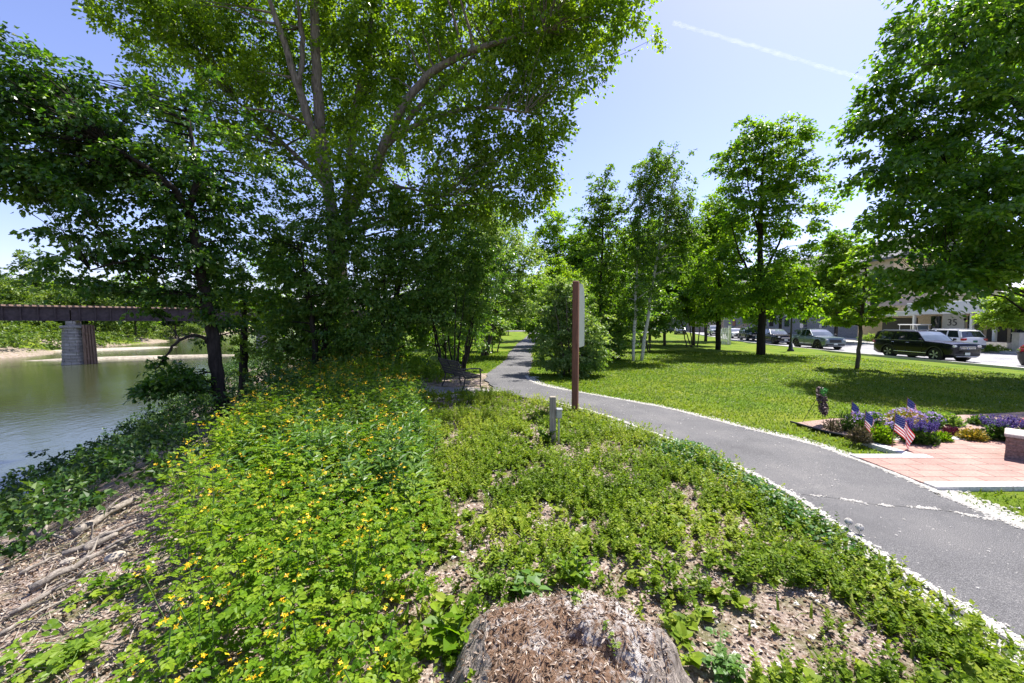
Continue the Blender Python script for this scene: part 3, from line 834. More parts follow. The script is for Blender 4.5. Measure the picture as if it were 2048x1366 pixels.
simple('round_tree', 'round topped dark tree with bright crown beyond the end of the path', 1112, 46,
       [LB(1115, 450, 42, 32, 46, 3), LB(1090, 500, 35, 40, 46, 2.6), LB(1140, 510, 40, 45, 46, 3), LB(1110, 570, 50, 50, 46, 3)], M['mapleleaf'], M['darkb'], 330, 44, .26, .85, .3, nbranch=40)

b = onground(1523, 25.7); q = lambda px, py, y=25.7: P(px, py, y)
tree('maple_tree', 'tall maple with layered crown on the lawn before the black cars',
     [LB(1505, 265, 45, 35, 25.7, 1.5), LB(1570, 275, 55, 40, 25.7, 1.7), LB(1480, 330, 55, 50, 25.7, 1.9), LB(1580, 350, 65, 50, 25.7, 2.1), LB(1530, 320, 60, 60, 26.2, 2.2), LB(1500, 420, 70, 50, 25.7, 2.4),
      LB(1580, 440, 60, 45, 25.7, 2.2), LB(1475, 510, 55, 50, 25.7, 2.2), LB(1570, 530, 65, 45, 25.4, 2.4), LB(1505, 580, 75, 40, 25.7, 2.6), LB(1590, 600, 45, 30, 25.5, 1.9), LB(1460, 600, 30, 25, 25.6, 1.6)],
     [([b, q(1524, 640), q(1522, 560), q(1520, 460), q(1524, 360), q(1528, 290)], [.27, .2, .18, .14, .09, .03]),
      ([q(1522, 590), q(1480, 510), q(1462, 440)], [.1, .06, .02]), ([q(1522, 560), q(1565, 470), q(1590, 400)], [.1, .06, .02]),
      ([q(1521, 480), q(1500, 390), q(1490, 310)], [.08, .05, .02])],
     M['mapleleaf'], M['darkb'], 340, 95, .185, .95, nbranch=170, flat=.36, droop=.5, shell=.5, zlow=2.3)
simple('maple_tree', 'shorter maple with straight dark trunk beside the white slatted box', 1437, 30.4,
       [LB(1440, 480, 50, 60, 30.4, 2.2), LB(1410, 560, 50, 50, 30.4, 2), LB(1470, 580, 45, 50, 30.4, 2), LB(1435, 430, 35, 45, 30.6, 1.6), LB(1440, 625, 55, 22, 30.2, 1.8)],
       M['mapleleaf'], M['darkb'], 300, 80, .18, .85, .2, top=10.5, nbranch=90, flat=.5, droop=.4, zlow=2.2)
b = onground(1718, 17.9); q = lambda px, py, y=17.9: P(px, py, y)
tree('young_tree', 'young thin trunked tree with tiers of light green leaves on the lawn',
     [LB(1695, 642, 50, 6, 17.9, 1.0), LB(1745, 622, 40, 6, 17.9, .9), LB(1680, 600, 40, 6, 17.8, .9), LB(1760, 590, 30, 6, 17.8, .8), LB(1735, 560, 44, 8, 17.9, .9), LB(1695, 535, 32, 9, 18, .8), LB(1730, 505, 22, 14, 17.9, .5)],
     [([b, q(1719, 690), q(1722, 640), q(1731, 570), q(1734, 500)], [.085, .07, .06, .045, .015]),
      ([q(1730, 590), q(1752, 560), q(1768, 535)], [.03, .02, .01])],
     M['lightleaf'], M['bark'], 120, 60, .15, .30, nbranch=60, flat=.3, droop=.3, shell=.6)
b = np.array([20.5, 15.2, -.1])
tree('ash_tree', 'massive dark leafy tree overhanging the lawn above the large black suv',
     [LB(1900, 60, 110, 110, 15.2, 2.4), LB(2050, 0, 170, 160, 15.5, 3.2), LB(1800, 200, 60, 60, 15, 1.5), LB(1790, 330, 95, 60, 14.6, 1.8), LB(1900, 260, 130, 120, 15.2, 2.8), LB(1810, 430, 85, 55, 14.6, 1.8),
      LB(1930, 430, 140, 110, 14.8, 3), LB(2080, 300, 180, 180, 15.4, 4), LB(1850, 555, 95, 34, 14.4, 1.8), LB(1960, 535, 80, 34, 14.4, 1.8), LB(2070, 500, 160, 80, 14.8, 3.6), LB(1790, 520, 55, 40, 14.6, 1.2), LB(1830, 598, 44, 20, 14.2, .9), LB(1850, 618, 18, 12, 14.2, .5),
      LB(2250, 350, 200, 260, 15.5, 4.5), LB(2180, 0, 220, 200, 15.5, 4)],
     [([b, b + [-.1, 0, 1.5], b + [-.2, 0, 3.2], b + [-.4, .1, 6], b + [-.5, .1, 10], b + [-.6, 0, 14]], [.48, .38, .34, .28, .18, .05]),
      ([b + [-.2, 0, 3.0], P(2080, 460, 15.2), P(1990, 400, 15), P(1900, 340, 14.8)], [.17, .13, .09, .03]),
      ([b + [-.2, 0, 3.4], P(2050, 540, 14.8), P(1950, 540, 14.6), P(1860, 560, 14.4)], [.12, .09, .06, .02]),
      ([b + [-.3, 0, 4.5], P(2080, 280, 15.4), P(1980, 160, 15.3), P(1920, 80, 15.2)], [.16, .12, .08, .03])],
     M['ashleaf'], M['darkb'], 920, 96, .185, .95, nbranch=260, flat=.36, droop=.5, shell=.45, br=.035, zlow=2.45)

CS = 'shrubs closing the view along the distant path'
for lab, px, Y, lob_, lf in [
    ('rounded green shrub at the right edge of the distant path', 1085, 29, [LB(1085, 640, 30, 40, 29, 1.2), LB(1100, 600, 30, 40, 29, 1.2), LB(1072, 668, 16, 18, 28, .7)], 'mapleleaf'),
    ('shrub on the left of the distant path below the feathery tree', 985, 40, [LB(985, 630, 30, 30, 40, 1.6), LB(965, 610, 40, 40, 40, 1.8)], 'silverleaf'),
    ('green thicket left of the distant lawn', 905, 38, [LB(900, 620, 60, 40, 38, 2.2), LB(860, 610, 50, 45, 38, 2.2), LB(940, 600, 40, 45, 40, 2)], 'mapleleaf'),
    ('deep green thicket behind the birches', 1300, 27, [LB(1300, 640, 40, 36, 27, 1.4), LB(1330, 620, 36, 44, 28, 1.4), LB(1270, 600, 34, 50, 28, 1.4)], 'underleaf'),
    ('green thicket behind the deep green tree', 1225, 33, [LB(1225, 630, 40, 44, 33, 1.8), LB(1190, 610, 40, 50, 33, 1.8)], 'mapleleaf'),
    ('thicket of young trees left of the shorter maple', 1385, 33, [LB(1385, 610, 34, 40, 33, 1.6), LB(1360, 590, 30, 50, 34, 1.6)], 'lightleaf'),
    ('dark thicket in the shade right behind the bench shrub stems', 915, 20, [LB(900, 668, 50, 30, 20, 1.0), LB(940, 650, 36, 34, 20.5, .9), LB(870, 650, 40, 36, 20, .9)], 'underleaf'),
    ('small pale shrub at the left edge of the path beyond the bench', 985, 27, [LB(982, 655, 26, 26, 27, .9), LB(968, 640, 24, 24, 28, .9)], 'silverleaf'),
    ('low shrub beside the far end of the path', 1012, 62, [LB(1008, 640, 16, 16, 62, 1.2), LB(995, 632, 16, 18, 63, 1.3)], 'mapleleaf'),
    ('leafy thicket high on the bank behind the yellow flowers', 700, 17.5, [LB(700, 690, 70, 40, 17.5, 1.2), LB(760, 670, 60, 50, 18, 1.2), LB(640, 700, 40, 36, 17, 1)], 'underleaf')]:
    simple('thicket', lab, px, Y, lob_, M[lf], M['bark'], 150, 56, .075 + .0035 * Y, .3 + .01 * Y, .05, stems=4, spread=.4, nbranch=30, group=CS, cat='shrub')

# mid distance trees along the street
SG = 'trees in front of the street'
for (lab, px, Y, lobes, lf) in [
    ('bright green street tree between the birches and the shorter maple', 1388, 37, [LB(1385, 500, 34, 50, 37, 2), LB(1375, 570, 40, 45, 37, 2.2), LB(1405, 600, 35, 40, 37, 2)], 'lightleaf'),
    ('mid green street tree just behind the leaning birch', 1330, 35, [LB(1330, 560, 42, 60, 35, 2.2), LB(1310, 620, 34, 35, 35, 1.8), LB(1345, 500, 30, 40, 35, 1.6)], 'mapleleaf'),
    ('deep green tree behind the slender dark stemmed tree', 1240, 40, [LB(1245, 520, 40, 70, 40, 2.6), LB(1225, 600, 45, 50, 40, 2.6), LB(1270, 610, 40, 50, 40, 2.4)], 'mapleleaf'),
    ('yellow green tree low behind the pale bush', 1090, 34, [LB(1085, 590, 34, 40, 34, 1.6), LB(1120, 570, 40, 45, 34, 1.8)], 'lightleaf'),
    ('tree in front of the pitched roof between the maple and the young tree', 1672, 47, [LB(1675, 490, 32, 32, 47, 2.2), LB(1665, 550, 40, 45, 47, 2.6), LB(1690, 600, 42, 40, 47, 2.6)], 'mapleleaf'),
    ('small yellow green tree by the house number wall', 2030, 31.5, [LB(2015, 602, 34, 16, 31.5, 1.3), LB(2045, 622, 40, 24, 31.5, 1.6), LB(2005, 636, 20, 14, 31.2, .9), LB(2070, 600, 40, 30, 31.5, 1.5)], 'lightleaf'),
    ('dark street tree behind the tall maple', 1560, 52, [LB(1560, 560, 50, 50, 52, 3), LB(1610, 600, 40, 40, 52, 2.6), LB(1520, 610, 40, 35, 52, 2.6)], 'mapleleaf'),
    ('tall bright tree behind the birches', 1300, 46, [LB(1300, 470, 44, 44, 46, 3), LB(1280, 540, 46, 46, 46, 3), LB(1330, 540, 44, 46, 46, 3), LB(1300, 600, 50, 36, 46, 3)], 'mapleleaf'),
    ('tall green tree between the bright street tree and the shorter maple', 1412, 48, [LB(1410, 490, 40, 44, 48, 3), LB(1395, 550, 44, 46, 48, 3), LB(1430, 590, 44, 40, 48, 3)], 'mapleleaf'),
    ('mid green tree filling the gap right of the round topped tree', 1175, 44, [LB(1175, 500, 36, 50, 44, 2.6), LB(1165, 570, 40, 46, 44, 2.6), LB(1195, 590, 40, 40, 44, 2.6)], 'mapleleaf'),
]:
    simple('street_tree', lab, px, Y, lobes, M[lf], M['bark'], 360, 60, .0058 * Y, .026 * Y, .004 * Y, nbranch=40, flat=.4, droop=.45, zlow=1.2, group=SG)
# beyond the end of the path and the cross street
XG = 'trees beyond the cross street'
for k, (lab, px, Y, top, w, lf) in enumerate([
    ('broad tree beyond the cross street behind the feathery tree', 985, 110, 520, 60, 'mapleleaf'),
    ('light tree beyond the cross street at the end of the path', 1040, 104, 545, 45, 'lightleaf'),
    ('tall tree beyond the cross street behind the round topped tree', 1150, 115, 470, 60, 'mapleleaf'),
    ('distant tree seen between the pale bush and the birches', 1235, 112, 500, 55, 'mapleleaf'),
    ('distant light tree right of the birches', 1320, 108, 520, 55, 'lightleaf'),
    ('distant tree behind the shorter maple', 1420, 112, 500, 60, 'mapleleaf'),
    ('distant dark tree behind the multi-stemmed shrub', 890, 100, 500, 60, 'darkfar'),
    ('distant dark tree behind the bushy understory tree', 790, 96, 500, 60, 'darkfar')]):
    h = 640 - top
    simple('distant_tree', lab, px, Y, [LB(px, top + h * .25, w * .6, h * .25, Y), LB(px - w * .4, top + h * .55, w * .6, h * .3, Y), LB(px + w * .4, top + h * .55, w * .6, h * .3, Y), LB(px, top + h * .8, w * .8, h * .2, Y)],
           M[lf], M['bark'], 150, 34, .0055 * Y, .018 * Y, .3, nbranch=12, group=XG, sides=6)
# trees on the far bank
FG = 'trees on the far bank of the river'
for (lab, px, Y, top, w, lf) in [
    ('yellow green far bank tree at the left edge above the bridge', 20, 84, 560, 60, 'farleaf'),
    ('bright far bank tree above the masonry pier', 110, 92, 575, 50, 'farleaf'),
    ('pale far bank tree right of the masonry pier', 190, 98, 560, 50, 'farleaf'),
    ('tall far bank tree with golden crown at left', 75, 112, 490, 50, 'farleaf'),
    ('far bank tree behind the hanging maple branches', 270, 108, 540, 55, 'mapleleaf'),
    ('dark far bank tree half hidden by the leaning maple', 350, 130, 560, 50, 'darkfar'),
    ('dark conifer green far bank tree on the slope at left edge', -40, 100, 510, 70, 'darkfar'),
    ('far bank tree seen between the maple and the ivy trunk', 440, 150, 560, 60, 'mapleleaf'),
    ('far bank tree upstream seen behind the light riverside shrub', 545, 175, 585, 50, 'mapleleaf')]:
    h = 655 - top; c = P(px, 645, Y)
    simple('far_bank_tree', lab, px, Y, [LB(px, top + h * .25, w * .6, h * .25, Y), LB(px - w * .45, top + h * .55, w * .6, h * .3, Y), LB(px + w * .45, top + h * .55, w * .6, h * .3, Y), LB(px, top + h * .8, w * .9, h * .2, Y)],
           M[lf], M['bark'], 190, 36, .0058 * Y, .018 * Y, .25, nbranch=12, group=FG, sides=6)

# woods and undergrowth that read as one mass ------------------------
def far_mass(name, label, n, xr, yr, size, clump, per, leaf, cond, hmax):
    x = rg.uniform(*xr, n * 4); y = rg.uniform(*yr, n * 4)
    k = cond(x, y); x, y = x[k][:n], y[k][:n]
    h = rg.random(len(x)) * hmax
    pts = np.stack([x, y, gz(x, y) + h], 1)
    mb = MB(); foliage(mb, pts, norm(rg.normal(size=(len(x), 3)) + [0, 0, .6]), clump, per, size, .6, .25)
    tag(mb.build(name, M[leaf]), label, kind='stuff')
tt = lambda x, y: xf(y) - x
far_mass('far_bank_undergrowth', 'bushy bright green growth along the far riverbank', 3000, (-150, -50), (40, 190), .42, 1.1, 26, 'farleaf', lambda x, y: (tt(x, y) > .8) & (tt(x, y) < 26), 2.8)
far_mass('hillside_woods', 'dark wooded hillside beyond the river', 2600, (-420, -80), (60, 420), 1.2, 3.2, 22, 'darkfar', lambda x, y: (tt(x, y) > 22) & (tt(x, y) < 330), 9)
far_mass('upstream_woods', 'line of woods closing the river upstream', 900, (-260, 30), (200, 330), 1.2, 3.4, 24, 'mapleleaf', lambda x, y: (x < xb(y) + 60) & ((tt(x, y) > 0) | (bank_s(x, y) < -4)), 14)

far_mass('distant_woods', 'woods closing the view beyond the cross street', 1500, (-60, 330), (135, 260), 1.0, 3.0, 26, 'mapleleaf', lambda x, y: x > xb(y) + 10, 13)
far_mass('street_hedge', 'green hedge of mixed shrubs in front of the far houses', 420, (-6, 40), (99, 104), .38, 1.0, 30, 'underleaf', lambda x, y: x < 28, 2.6)

# ------------------------------------------------------------------ low growth that nobody could count
def scatter(n, xr, yr, dens):
    x = rg.uniform(*xr, n); y = rg.uniform(*yr, n)
    k = rg.random(n) < dens(x, y)
    return x[k], y[k]
CR_Y = [0, 2.0, 2.8, 4.5, 6.5, 9, 13, 16]; CR_X = [-.75, -.65, -.75, -1.05, -1.5, -2.2, -3.6, -5.5]
def cel_right(y): return np.interp(y, CR_Y, CR_X)
def cel_left(y): return xb(y) - np.interp(y, [0, 2.2, 3.2, 5, 8, 14], [-.35, .0, .75, 1.3, 1.9, 2.2])
def soft(t): return np.clip(t, 0, 1)

# yellow flowering weeds on the top of the bank
def cel_d(x, y):
    w = (fbm(x * 1.3, y * 1.3, 41) - .5) * .7
    e = np.minimum(cel_right(y) + w - x, x - cel_left(y) + w)
    return soft(e / .35 + .3) * (.55 + .6 * fbm(x * 1.1, y * 1.1, 43)) * np.interp(y, [0, 4, 8, 14], [1, .8, .5, .4])
x, y = scatter(7600, (-9, .3), (1.2, 14.5), cel_d)
mb = MB(); fb = MB(); sb = MB()
n = len(x); z = gz(x, y)
H = (.30 + .46 * rg.random(n)) * np.interp(y, [1.5, 3, 5, 8, 11], [.72, .95, 1.1, 1.25, 1.3]) * (.75 + .5 * fbm(x * .9, y * .9, 47))
per = 30
idx = np.repeat(np.arange(n), per); m = len(idx)
t = rg.random(m) ** .75
ang = rg.random(m) * 6.283
rad = (.04 + .17 * rg.random(m)) * (1.15 - .55 * t)
pos = np.stack([x[idx] + np.cos(ang) * rad, y[idx] + np.sin(ang) * rad, z[idx] + H[idx] * (.15 + .85 * t)], 1)
ax = np.stack([np.cos(ang), np.sin(ang), .35 * rg.normal(size=m) + .15], 1)
up = np.array([0, 0, 1.0]) + rg.normal(size=(m, 3)) * .3
rn = np.clip(.42 + .16 * rg.normal(size=n)[idx] + .16 * rg.normal(size=m) + .12 * t, 0, 1)
inst(mb, *LOBED, pos, ax, up, (.058 + .045 * rg.random(m)), rn)
o = mb.build('flowering_weeds', M['weed']); tag(o, 'knee high yellow flowering weeds covering the top of the bank', kind='stuff')
# their blossoms: clusters of four-petalled flowers standing above the leaves
k = np.where(rg.random(n) < .58)[0]
ci = np.repeat(k, 5); m = len(ci)
a = rg.random(m) * 6.28; r = .05 * rg.random(m) + .01
cx_, cy_ = rg.normal(size=n) * .10, rg.normal(size=n) * .10
fp = np.stack([x[ci] + cx_[ci] + np.cos(a) * r, y[ci] + cy_[ci] + np.sin(a) * r, z[ci] + H[ci] * 1.06 + .05 * rg.random(m)], 1)
inst(fb, *FLOWER, fp, norm(rg.normal(size=(m, 3)) * .6 + [0, 1, 0]), norm(rg.normal(size=(m, 3)) * .35 + [0, -.35, 1.0]), (.0105 + .006 * rg.random(m)) * np.interp(y[ci], [2, 8], [.95, 1.3]), rg.random(m))
ob = fb.build('yellow_blossoms', M['petal'], o)
for i in k:
    p0 = np.array([x[i], y[i], z[i] + H[i] * .2]); p1 = np.array([x[i] + cx_[i], y[i] + cy_[i], z[i] + H[i] * 1.06])
    tube(sb, [p0, (p0 + p1) / 2 + rg.normal(size=3) * .015, p1], .0035, 3, cap=False)
sb.build('flower_stems', M['stem'], o)

# tall narrow-leaved stalks among them
mb = MB(); sb = MB()
def stalk_d(x, y):
    e = np.minimum(cel_right(y) + .25 - x, x - cel_left(y) - .3)
    c = fbm(x * .9 + 3, y * .9, 51)
    return soft(e / .3) * np.maximum(soft((c - .45) * 4) * .6, np.exp(-(((x + 1.35) / .55) ** 2 + ((y - 4.6) / 1.1) ** 2)))
x, y = scatter(3000, (-8, .2), (2.4, 14), stalk_d)
def stalks(x, y, h, mb, sb, nl=34, ln=.13):
    for xi, yi, hi in zip(x, y, h):
        zz = float(gz(xi, yi)); l = rg.normal(size=2) * .06
        tube(sb, [(xi, yi, zz), (xi + l[0] * .4, yi + l[1] * .4, zz + hi * .5), (xi + l[0], yi + l[1], zz + hi)], [.006, .005, .002], 4, cap=False)
    n = len(x); idx = np.repeat(np.arange(n), nl); m = len(idx)
    t = np.tile(np.linspace(.15, 1, nl), n); a = np.tile(np.arange(nl) * 2.4, n) + rg.random(n)[idx] * 6
    p = np.stack([x[idx], y[idx], gz(x[idx], y[idx]) + h[idx] * t], 1)
    inst(mb, *NARROW, p, np.stack([np.cos(a), np.sin(a), .55 - .25 * rg.random(m) + .4 * (t > .9)], 1), np.array([0, 0, 1.0]) + rg.normal(size=(m, 3)) * .15,
         ln * (1.1 - .6 * (t > .85)) * (.8 + .4 * rg.random(m)), np.clip(.45 + .2 * rg.normal(size=n)[idx] + .12 * rg.normal(size=m), 0, 1))
stalks(x, y, .5 + .38 * rg.random(len(x)), mb, sb)
o = mb.build('stalk_weeds', M['weed2']); tag(o, 'tall blue green stalks with narrow whorled leaves among the yellow flowers', kind='stuff')
sb.build('stalks', M['stem'], o)

# low ground cover between the weeds and the path
def cover_d(x, y):
    e = np.minimum(x - cel_right(y) + .25, path_lx(y) - .02 - x)
    c = fbm(x * .8, y * .8, 61, 4); c2 = fbm(x * 2.6, y * 2.6, 67, 2)
    edge = soft(1 - (path_lx(y) - x) / .9)
    bare = soft(((x - .2) ** 2 / 1.4 + (y - 2.5) ** 2 / .7) * .8)
    bare2 = np.maximum(soft(np.abs(x - (2.15 - .1 * y)) / .55 - .1), np.where(y > 4.2, 1, 0))
    return soft(e / .2) * (y < 11.2) * soft(.42 + soft((c - .40) * 6) * .8 + edge * .5) * soft((c2 - .26) * 3.2 + .08) * np.maximum(bare, .35) * np.maximum(bare2, .85)
x, y = scatter(36000, (-4, 3.3), (1.5, 11.5), cover_d)
n = len(x); mb = MB()
h = (.05 + .20 * rg.random(n) ** 2) * (.6 + .9 * fbm(x * 1.5, y * 1.5, 71)) ; nl = 20
idx = np.repeat(np.arange(n), nl); m = len(idx); t = np.tile(np.linspace(.12, 1, nl), n)
a = np.tile(np.arange(nl) * 2.4, n) + rg.random(n)[idx] * 6.3
lean = rg.normal(size=(n, 2)) * .35
p = np.stack([x[idx] + lean[idx, 0] * h[idx] * t, y[idx] + lean[idx, 1] * h[idx] * t, gz(x[idx], y[idx]) + h[idx] * t], 1)
ls = (.018 + .020 * rg.random(n))[idx] * (.8 + .4 * rg.random(m))
tone = np.clip(.5 + 1.3 * (fbm(x * 1.1, y * 1.1, 73) - .5) + .3 * soft(1 - (path_lx(y) - x) / 1.1) + .13 * rg.normal(size=n), 0, 1)
inst(mb, *LEAF, p, np.stack([np.cos(a), np.sin(a), .3 + .3 * rg.normal(size=m) + .5 * (t > .85)], 1), np.array([0, 0, 1.0]) + rg.normal(size=(m, 3)) * .35, ls, np.clip(tone[idx] + .13 * rg.normal(size=m), 0, 1))
# broader basal leaves here and there
kx_ = rg.random(n) < .12; xi, yi = x[kx_], y[kx_]; nn = len(xi); idx = np.repeat(np.arange(nn), 7); a = rg.random(len(idx)) * 6.28
p = np.stack([xi[idx], yi[idx], gz(xi[idx], yi[idx]) + .02 + .03 * rg.random(len(idx))], 1)
inst(mb, *OVAL, p, np.stack([np.cos(a), np.sin(a), .35 + .2 * rg.normal(size=len(a))], 1), np.array([0, 0, 1.0]) + rg.normal(size=(len(a), 3)) * .2, .06 + .05 * rg.random(len(a)), np.clip(.5 + .2 * rg.normal(size=len(a)), 0, 1))
tag(mb.build('ground_cover', M['cover']), 'low patchy weeds on dry litter between the bank and the path', kind='stuff')

# lush grass at the path edge and lawn blades
mb = MB()
def grass_d(x, y):
    lf = lawn_f(x, y)
    near = np.interp(np.hypot(x, y), [4, 8, 16, 26], [1, .85, .45, .12])
    left = (x < path_lx(y) - .03) & (y < 9) & (y > 1) & (x > path_lx(y) - .75)
    bed = (x > 5.6) & (y > 6.55) & (y < 8.2) & ((x > 6.3) | (y > 6.8))
    pat = (x > 4.98) & (y > 4.62) & (y < 6.65) & ((y < 5.8) | (x > 5.8))
    r = np.where((lf > .02) & ~bed & ~pat, near * soft(lf * 6 + .4), 0)
    lo = (x < path_lx(y) - .03) & (y < 10.5) & (y > 1) & (x > cel_right(y))
    return np.maximum(np.maximum(r, left * 1.0 * soft(fbm(x * 1.4, y * 1.4, 81) * 2.8 - .5)), lo * .10 * soft(fbm(x * 2, y * 2, 85) * 3 - .9))
x, y = scatter(430000, (-4, 22), (1.2, 27), lambda a, b: grass_d(a, b) * 1.0)
n = len(x); a = rg.random(n) * 6.28
g = fbm(x * .7, y * .7, 83)
hh = (.035 + .04 * rg.random(n)) * np.interp(y, [4, 12, 25], [1, 1.1, 1.5]) * (.7 + .6 * g)
ww = np.interp(y, [3, 10, 25], [1.4, 2.2, 4.0])
tv = BLADE[0].copy()
P0 = np.stack([x, y, gz(x, y) - .004], 1)
axs = norm(np.stack([np.cos(a) * .5, np.sin(a) * .5, np.ones(n)], 1)); sd = norm(np.cross(axs, np.stack([np.cos(a), np.sin(a), np.zeros(n)], 1)))
nr = np.cross(sd, axs)
hh = hh * np.where((x < path_lx(y)) & (y < 11), 1.7, 1.0)
V = P0[:, None] + hh[:, None, None] * (tv[None, :, 0:1] * ww[:, None, None] * 1.3 * sd[:, None] + tv[None, :, 1:2] * axs[:, None] + tv[None, :, 2:3] * nr[:, None] * 2)
off = (np.arange(n) * 5)[:, None, None]
mb.add(V.reshape(-1, 3), [(f[None] + off).reshape(-1, f.shape[1]) for f in BLADE[1]], 0, np.repeat(np.clip(.42 + .9 * (g - .5) + .5 * (fbm(x * .16, y * .16, 88) - .5) + .2 * rg.normal(size=n), 0, 1), 5))
tag(mb.build('grass', M['grass']), 'mown sunny lawn grass with seed fluff', kind='stuff')

# clover-like tuft at the near path edge
mb = MB()
def tuft_d(x, y):
    d1 = np.exp(-(((x - 2.62) / .42) ** 2 + ((y - 5.75) / .6) ** 2)); d2 = np.exp(-(((x - 2.85) / .2) ** 2 + ((y - 4.3) / .9) ** 2)) * .7
    return np.maximum(d1, d2) * (x < path_lx(y) + .06)
x, y = scatter(30000, (1.4, 3.4), (2, 7.5), tuft_d); m = len(x); a = rg.random(m) * 6.28
p = np.stack([x, y, gz(x, y) + .03 + .19 * rg.random(m) * tuft_d(x, y)], 1)
inst(mb, *OVAL, p, np.stack([np.cos(a), np.sin(a), .3 + .3 * rg.normal(size=m)], 1), np.array([0, 0, 1.0]) + rg.normal(size=(m, 3)) * .3, .035 + .025 * rg.random(m), np.clip(.4 + .2 * rg.normal(size=m), 0, 1))
M['clover'] = leafmat('clover leaf', (.022, .085, .008), (.050, .150, .014), (.10, .22, .03), .4)
tag(mb.build('clover', M['clover']), 'lush dark green clover patch at the edge of the path', kind='stuff')

# shaded growth on the bank down to the water, and along the left of the path further on
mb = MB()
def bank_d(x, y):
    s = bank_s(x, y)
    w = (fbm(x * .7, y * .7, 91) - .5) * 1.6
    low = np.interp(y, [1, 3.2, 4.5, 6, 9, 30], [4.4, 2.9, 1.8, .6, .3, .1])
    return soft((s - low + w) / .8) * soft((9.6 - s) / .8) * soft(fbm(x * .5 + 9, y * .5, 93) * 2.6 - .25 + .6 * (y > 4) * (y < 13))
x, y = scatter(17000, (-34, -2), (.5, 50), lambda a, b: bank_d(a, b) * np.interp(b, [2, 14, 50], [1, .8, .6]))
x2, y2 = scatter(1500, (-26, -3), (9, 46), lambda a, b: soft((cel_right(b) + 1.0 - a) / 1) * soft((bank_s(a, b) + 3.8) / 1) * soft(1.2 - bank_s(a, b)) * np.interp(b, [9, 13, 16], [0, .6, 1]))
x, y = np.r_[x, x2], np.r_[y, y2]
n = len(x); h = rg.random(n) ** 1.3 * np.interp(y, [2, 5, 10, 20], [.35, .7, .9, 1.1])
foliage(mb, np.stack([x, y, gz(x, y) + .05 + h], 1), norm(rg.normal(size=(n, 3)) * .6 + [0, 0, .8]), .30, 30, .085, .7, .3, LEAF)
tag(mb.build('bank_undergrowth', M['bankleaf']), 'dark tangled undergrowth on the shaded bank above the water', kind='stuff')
# sunny yellow green growth between the understory and the far left lawn edge
mb = MB()
x, y = scatter(5200, (-14, -2.0), (13, 34), lambda a, b: soft((xb(b) + 4.2 - a) / 1.2) * soft((a - xb(b) + .6) / 1))
n = len(x)
foliage(mb, np.stack([x, y, gz(x, y) + .05 + .5 * rg.random(n) ** 1.4], 1), norm(rg.normal(size=(n, 3)) * .5 + [0, 0, .8]), .34, 30, .10, .7, .3)
tag(mb.build('sunny_undergrowth', M['lightleaf']), 'bright yellow green weeds along the left of the distant lawn', kind='stuff')

# dead leaves, twigs and cotton fluff
mb = MB()
def lit_d(x, y): return soft((x - xb(y) + 3.6) / .5) * (x < path_lx(y) - .05) * np.interp(y, [1, 5, 11], [1, .75, .35])
x, y = scatter(90000, (-6.5, 3.2), (1.2, 11), lit_d); m = len(x); a = rg.random(m) * 6.28
inst(mb, *LEAF, np.stack([x, y, gz(x, y) + .006 + .014 * rg.random(m)], 1), np.stack([np.cos(a), np.sin(a), .25 * rg.normal(size=m)], 1), np.array([0, 0, 1.0]) + rg.normal(size=(m, 3)) * .5, .014 + .032 * rg.random(m) ** 1.6, np.clip(rg.beta(1.3, 1.5, m), 0, 1))
tag(mb.build('leaf_litter', M['litter']), 'dry brown and whitish leaf litter on bare ground', kind='stuff')
mb = MB()
x, y = scatter(6500, (-6.5, 2.6), (1.3, 8), lambda a, b: np.maximum(soft((xb(b) - a + .4) / .5) * soft((a - xb(b) + 3.4) / .5) * .9, .06 * (a < path_lx(b) - .5)))
for xi, yi in zip(x, y):
    a = rg.normal() * .45 + (2.75 if xi < -1.5 else rg.random() * 3); L = .08 + .45 * rg.random() ** 2
    d = np.array([math.cos(a), math.sin(a)]) * L
    p = [(xi + d[0] * t, yi + d[1] * t) for t in (-.5, 0, .5)]
    zz = [float(gz(*c)) + .015 + .03 * rg.random() for c in p]
    tube(mb, [(c[0] + rg.normal() * .01, c[1], zc) for c, zc in zip(p, zz)], [.003 + .004 * rg.random(), .004, .002], 3, cap=False, rnd=rg.random())
tag(mb.build('twigs', M['drift']), 'scattered dry twigs on the litter', kind='stuff')
mb = MB()
def fluff(x, y, z, s):
    m = len(x); a = rg.random(m) * 6.28
    inst(mb, *TUFT, np.stack([x, y, z], 1), np.stack([np.cos(a), np.sin(a), np.zeros(m)], 1), np.tile([0, 0, 1.0], (m, 1)) + rg.normal(size=(m, 3)) * .12, s, .5)
for E, sgn, n, wd in ((PLs, -1, 44000, .085), (PRs, 1, 42000, .085)):
    yv = 1.5 + (8.5 if sgn < 0 else 13) * rg.random(n) ** 1.4
    k = rg.random(n) < (.15 + 1.35 * fbm(yv * .8, np.full(n, 3.0 * sgn), 97) ** 1.3)
    yv = yv[k]; g = np.abs(rg.normal(size=len(yv)))
    inner = rg.random(len(yv)) < .25
    wdl = wd * (.5 + 1.6 * fbm(yv * 1.3, np.full(len(yv), sgn + 5.), 98))
    ex = np.interp(yv, E[:, 1], E[:, 0]) + sgn * (g * wdl * np.where(inner, -.35, 1.0) + .012)
    zz = gz(ex, yv) + np.where((ex > path_lx(yv)) & (ex < path_rx(yv)), .037, .012)
    fluff(ex, yv, zz, .012 + .030 * rg.random(len(yv)))
x, y = scatter(2600, (-1.2, 5), (1.6, 11), lambda a, b: ((a < path_lx(b) - .1) & (a > cel_right(b))) * soft(fbm(a * 2, b * 2, 99) * 3 - 1.2))
fluff(x, y, gz(x, y) + .02, .012 + .035 * rg.random(len(x)))
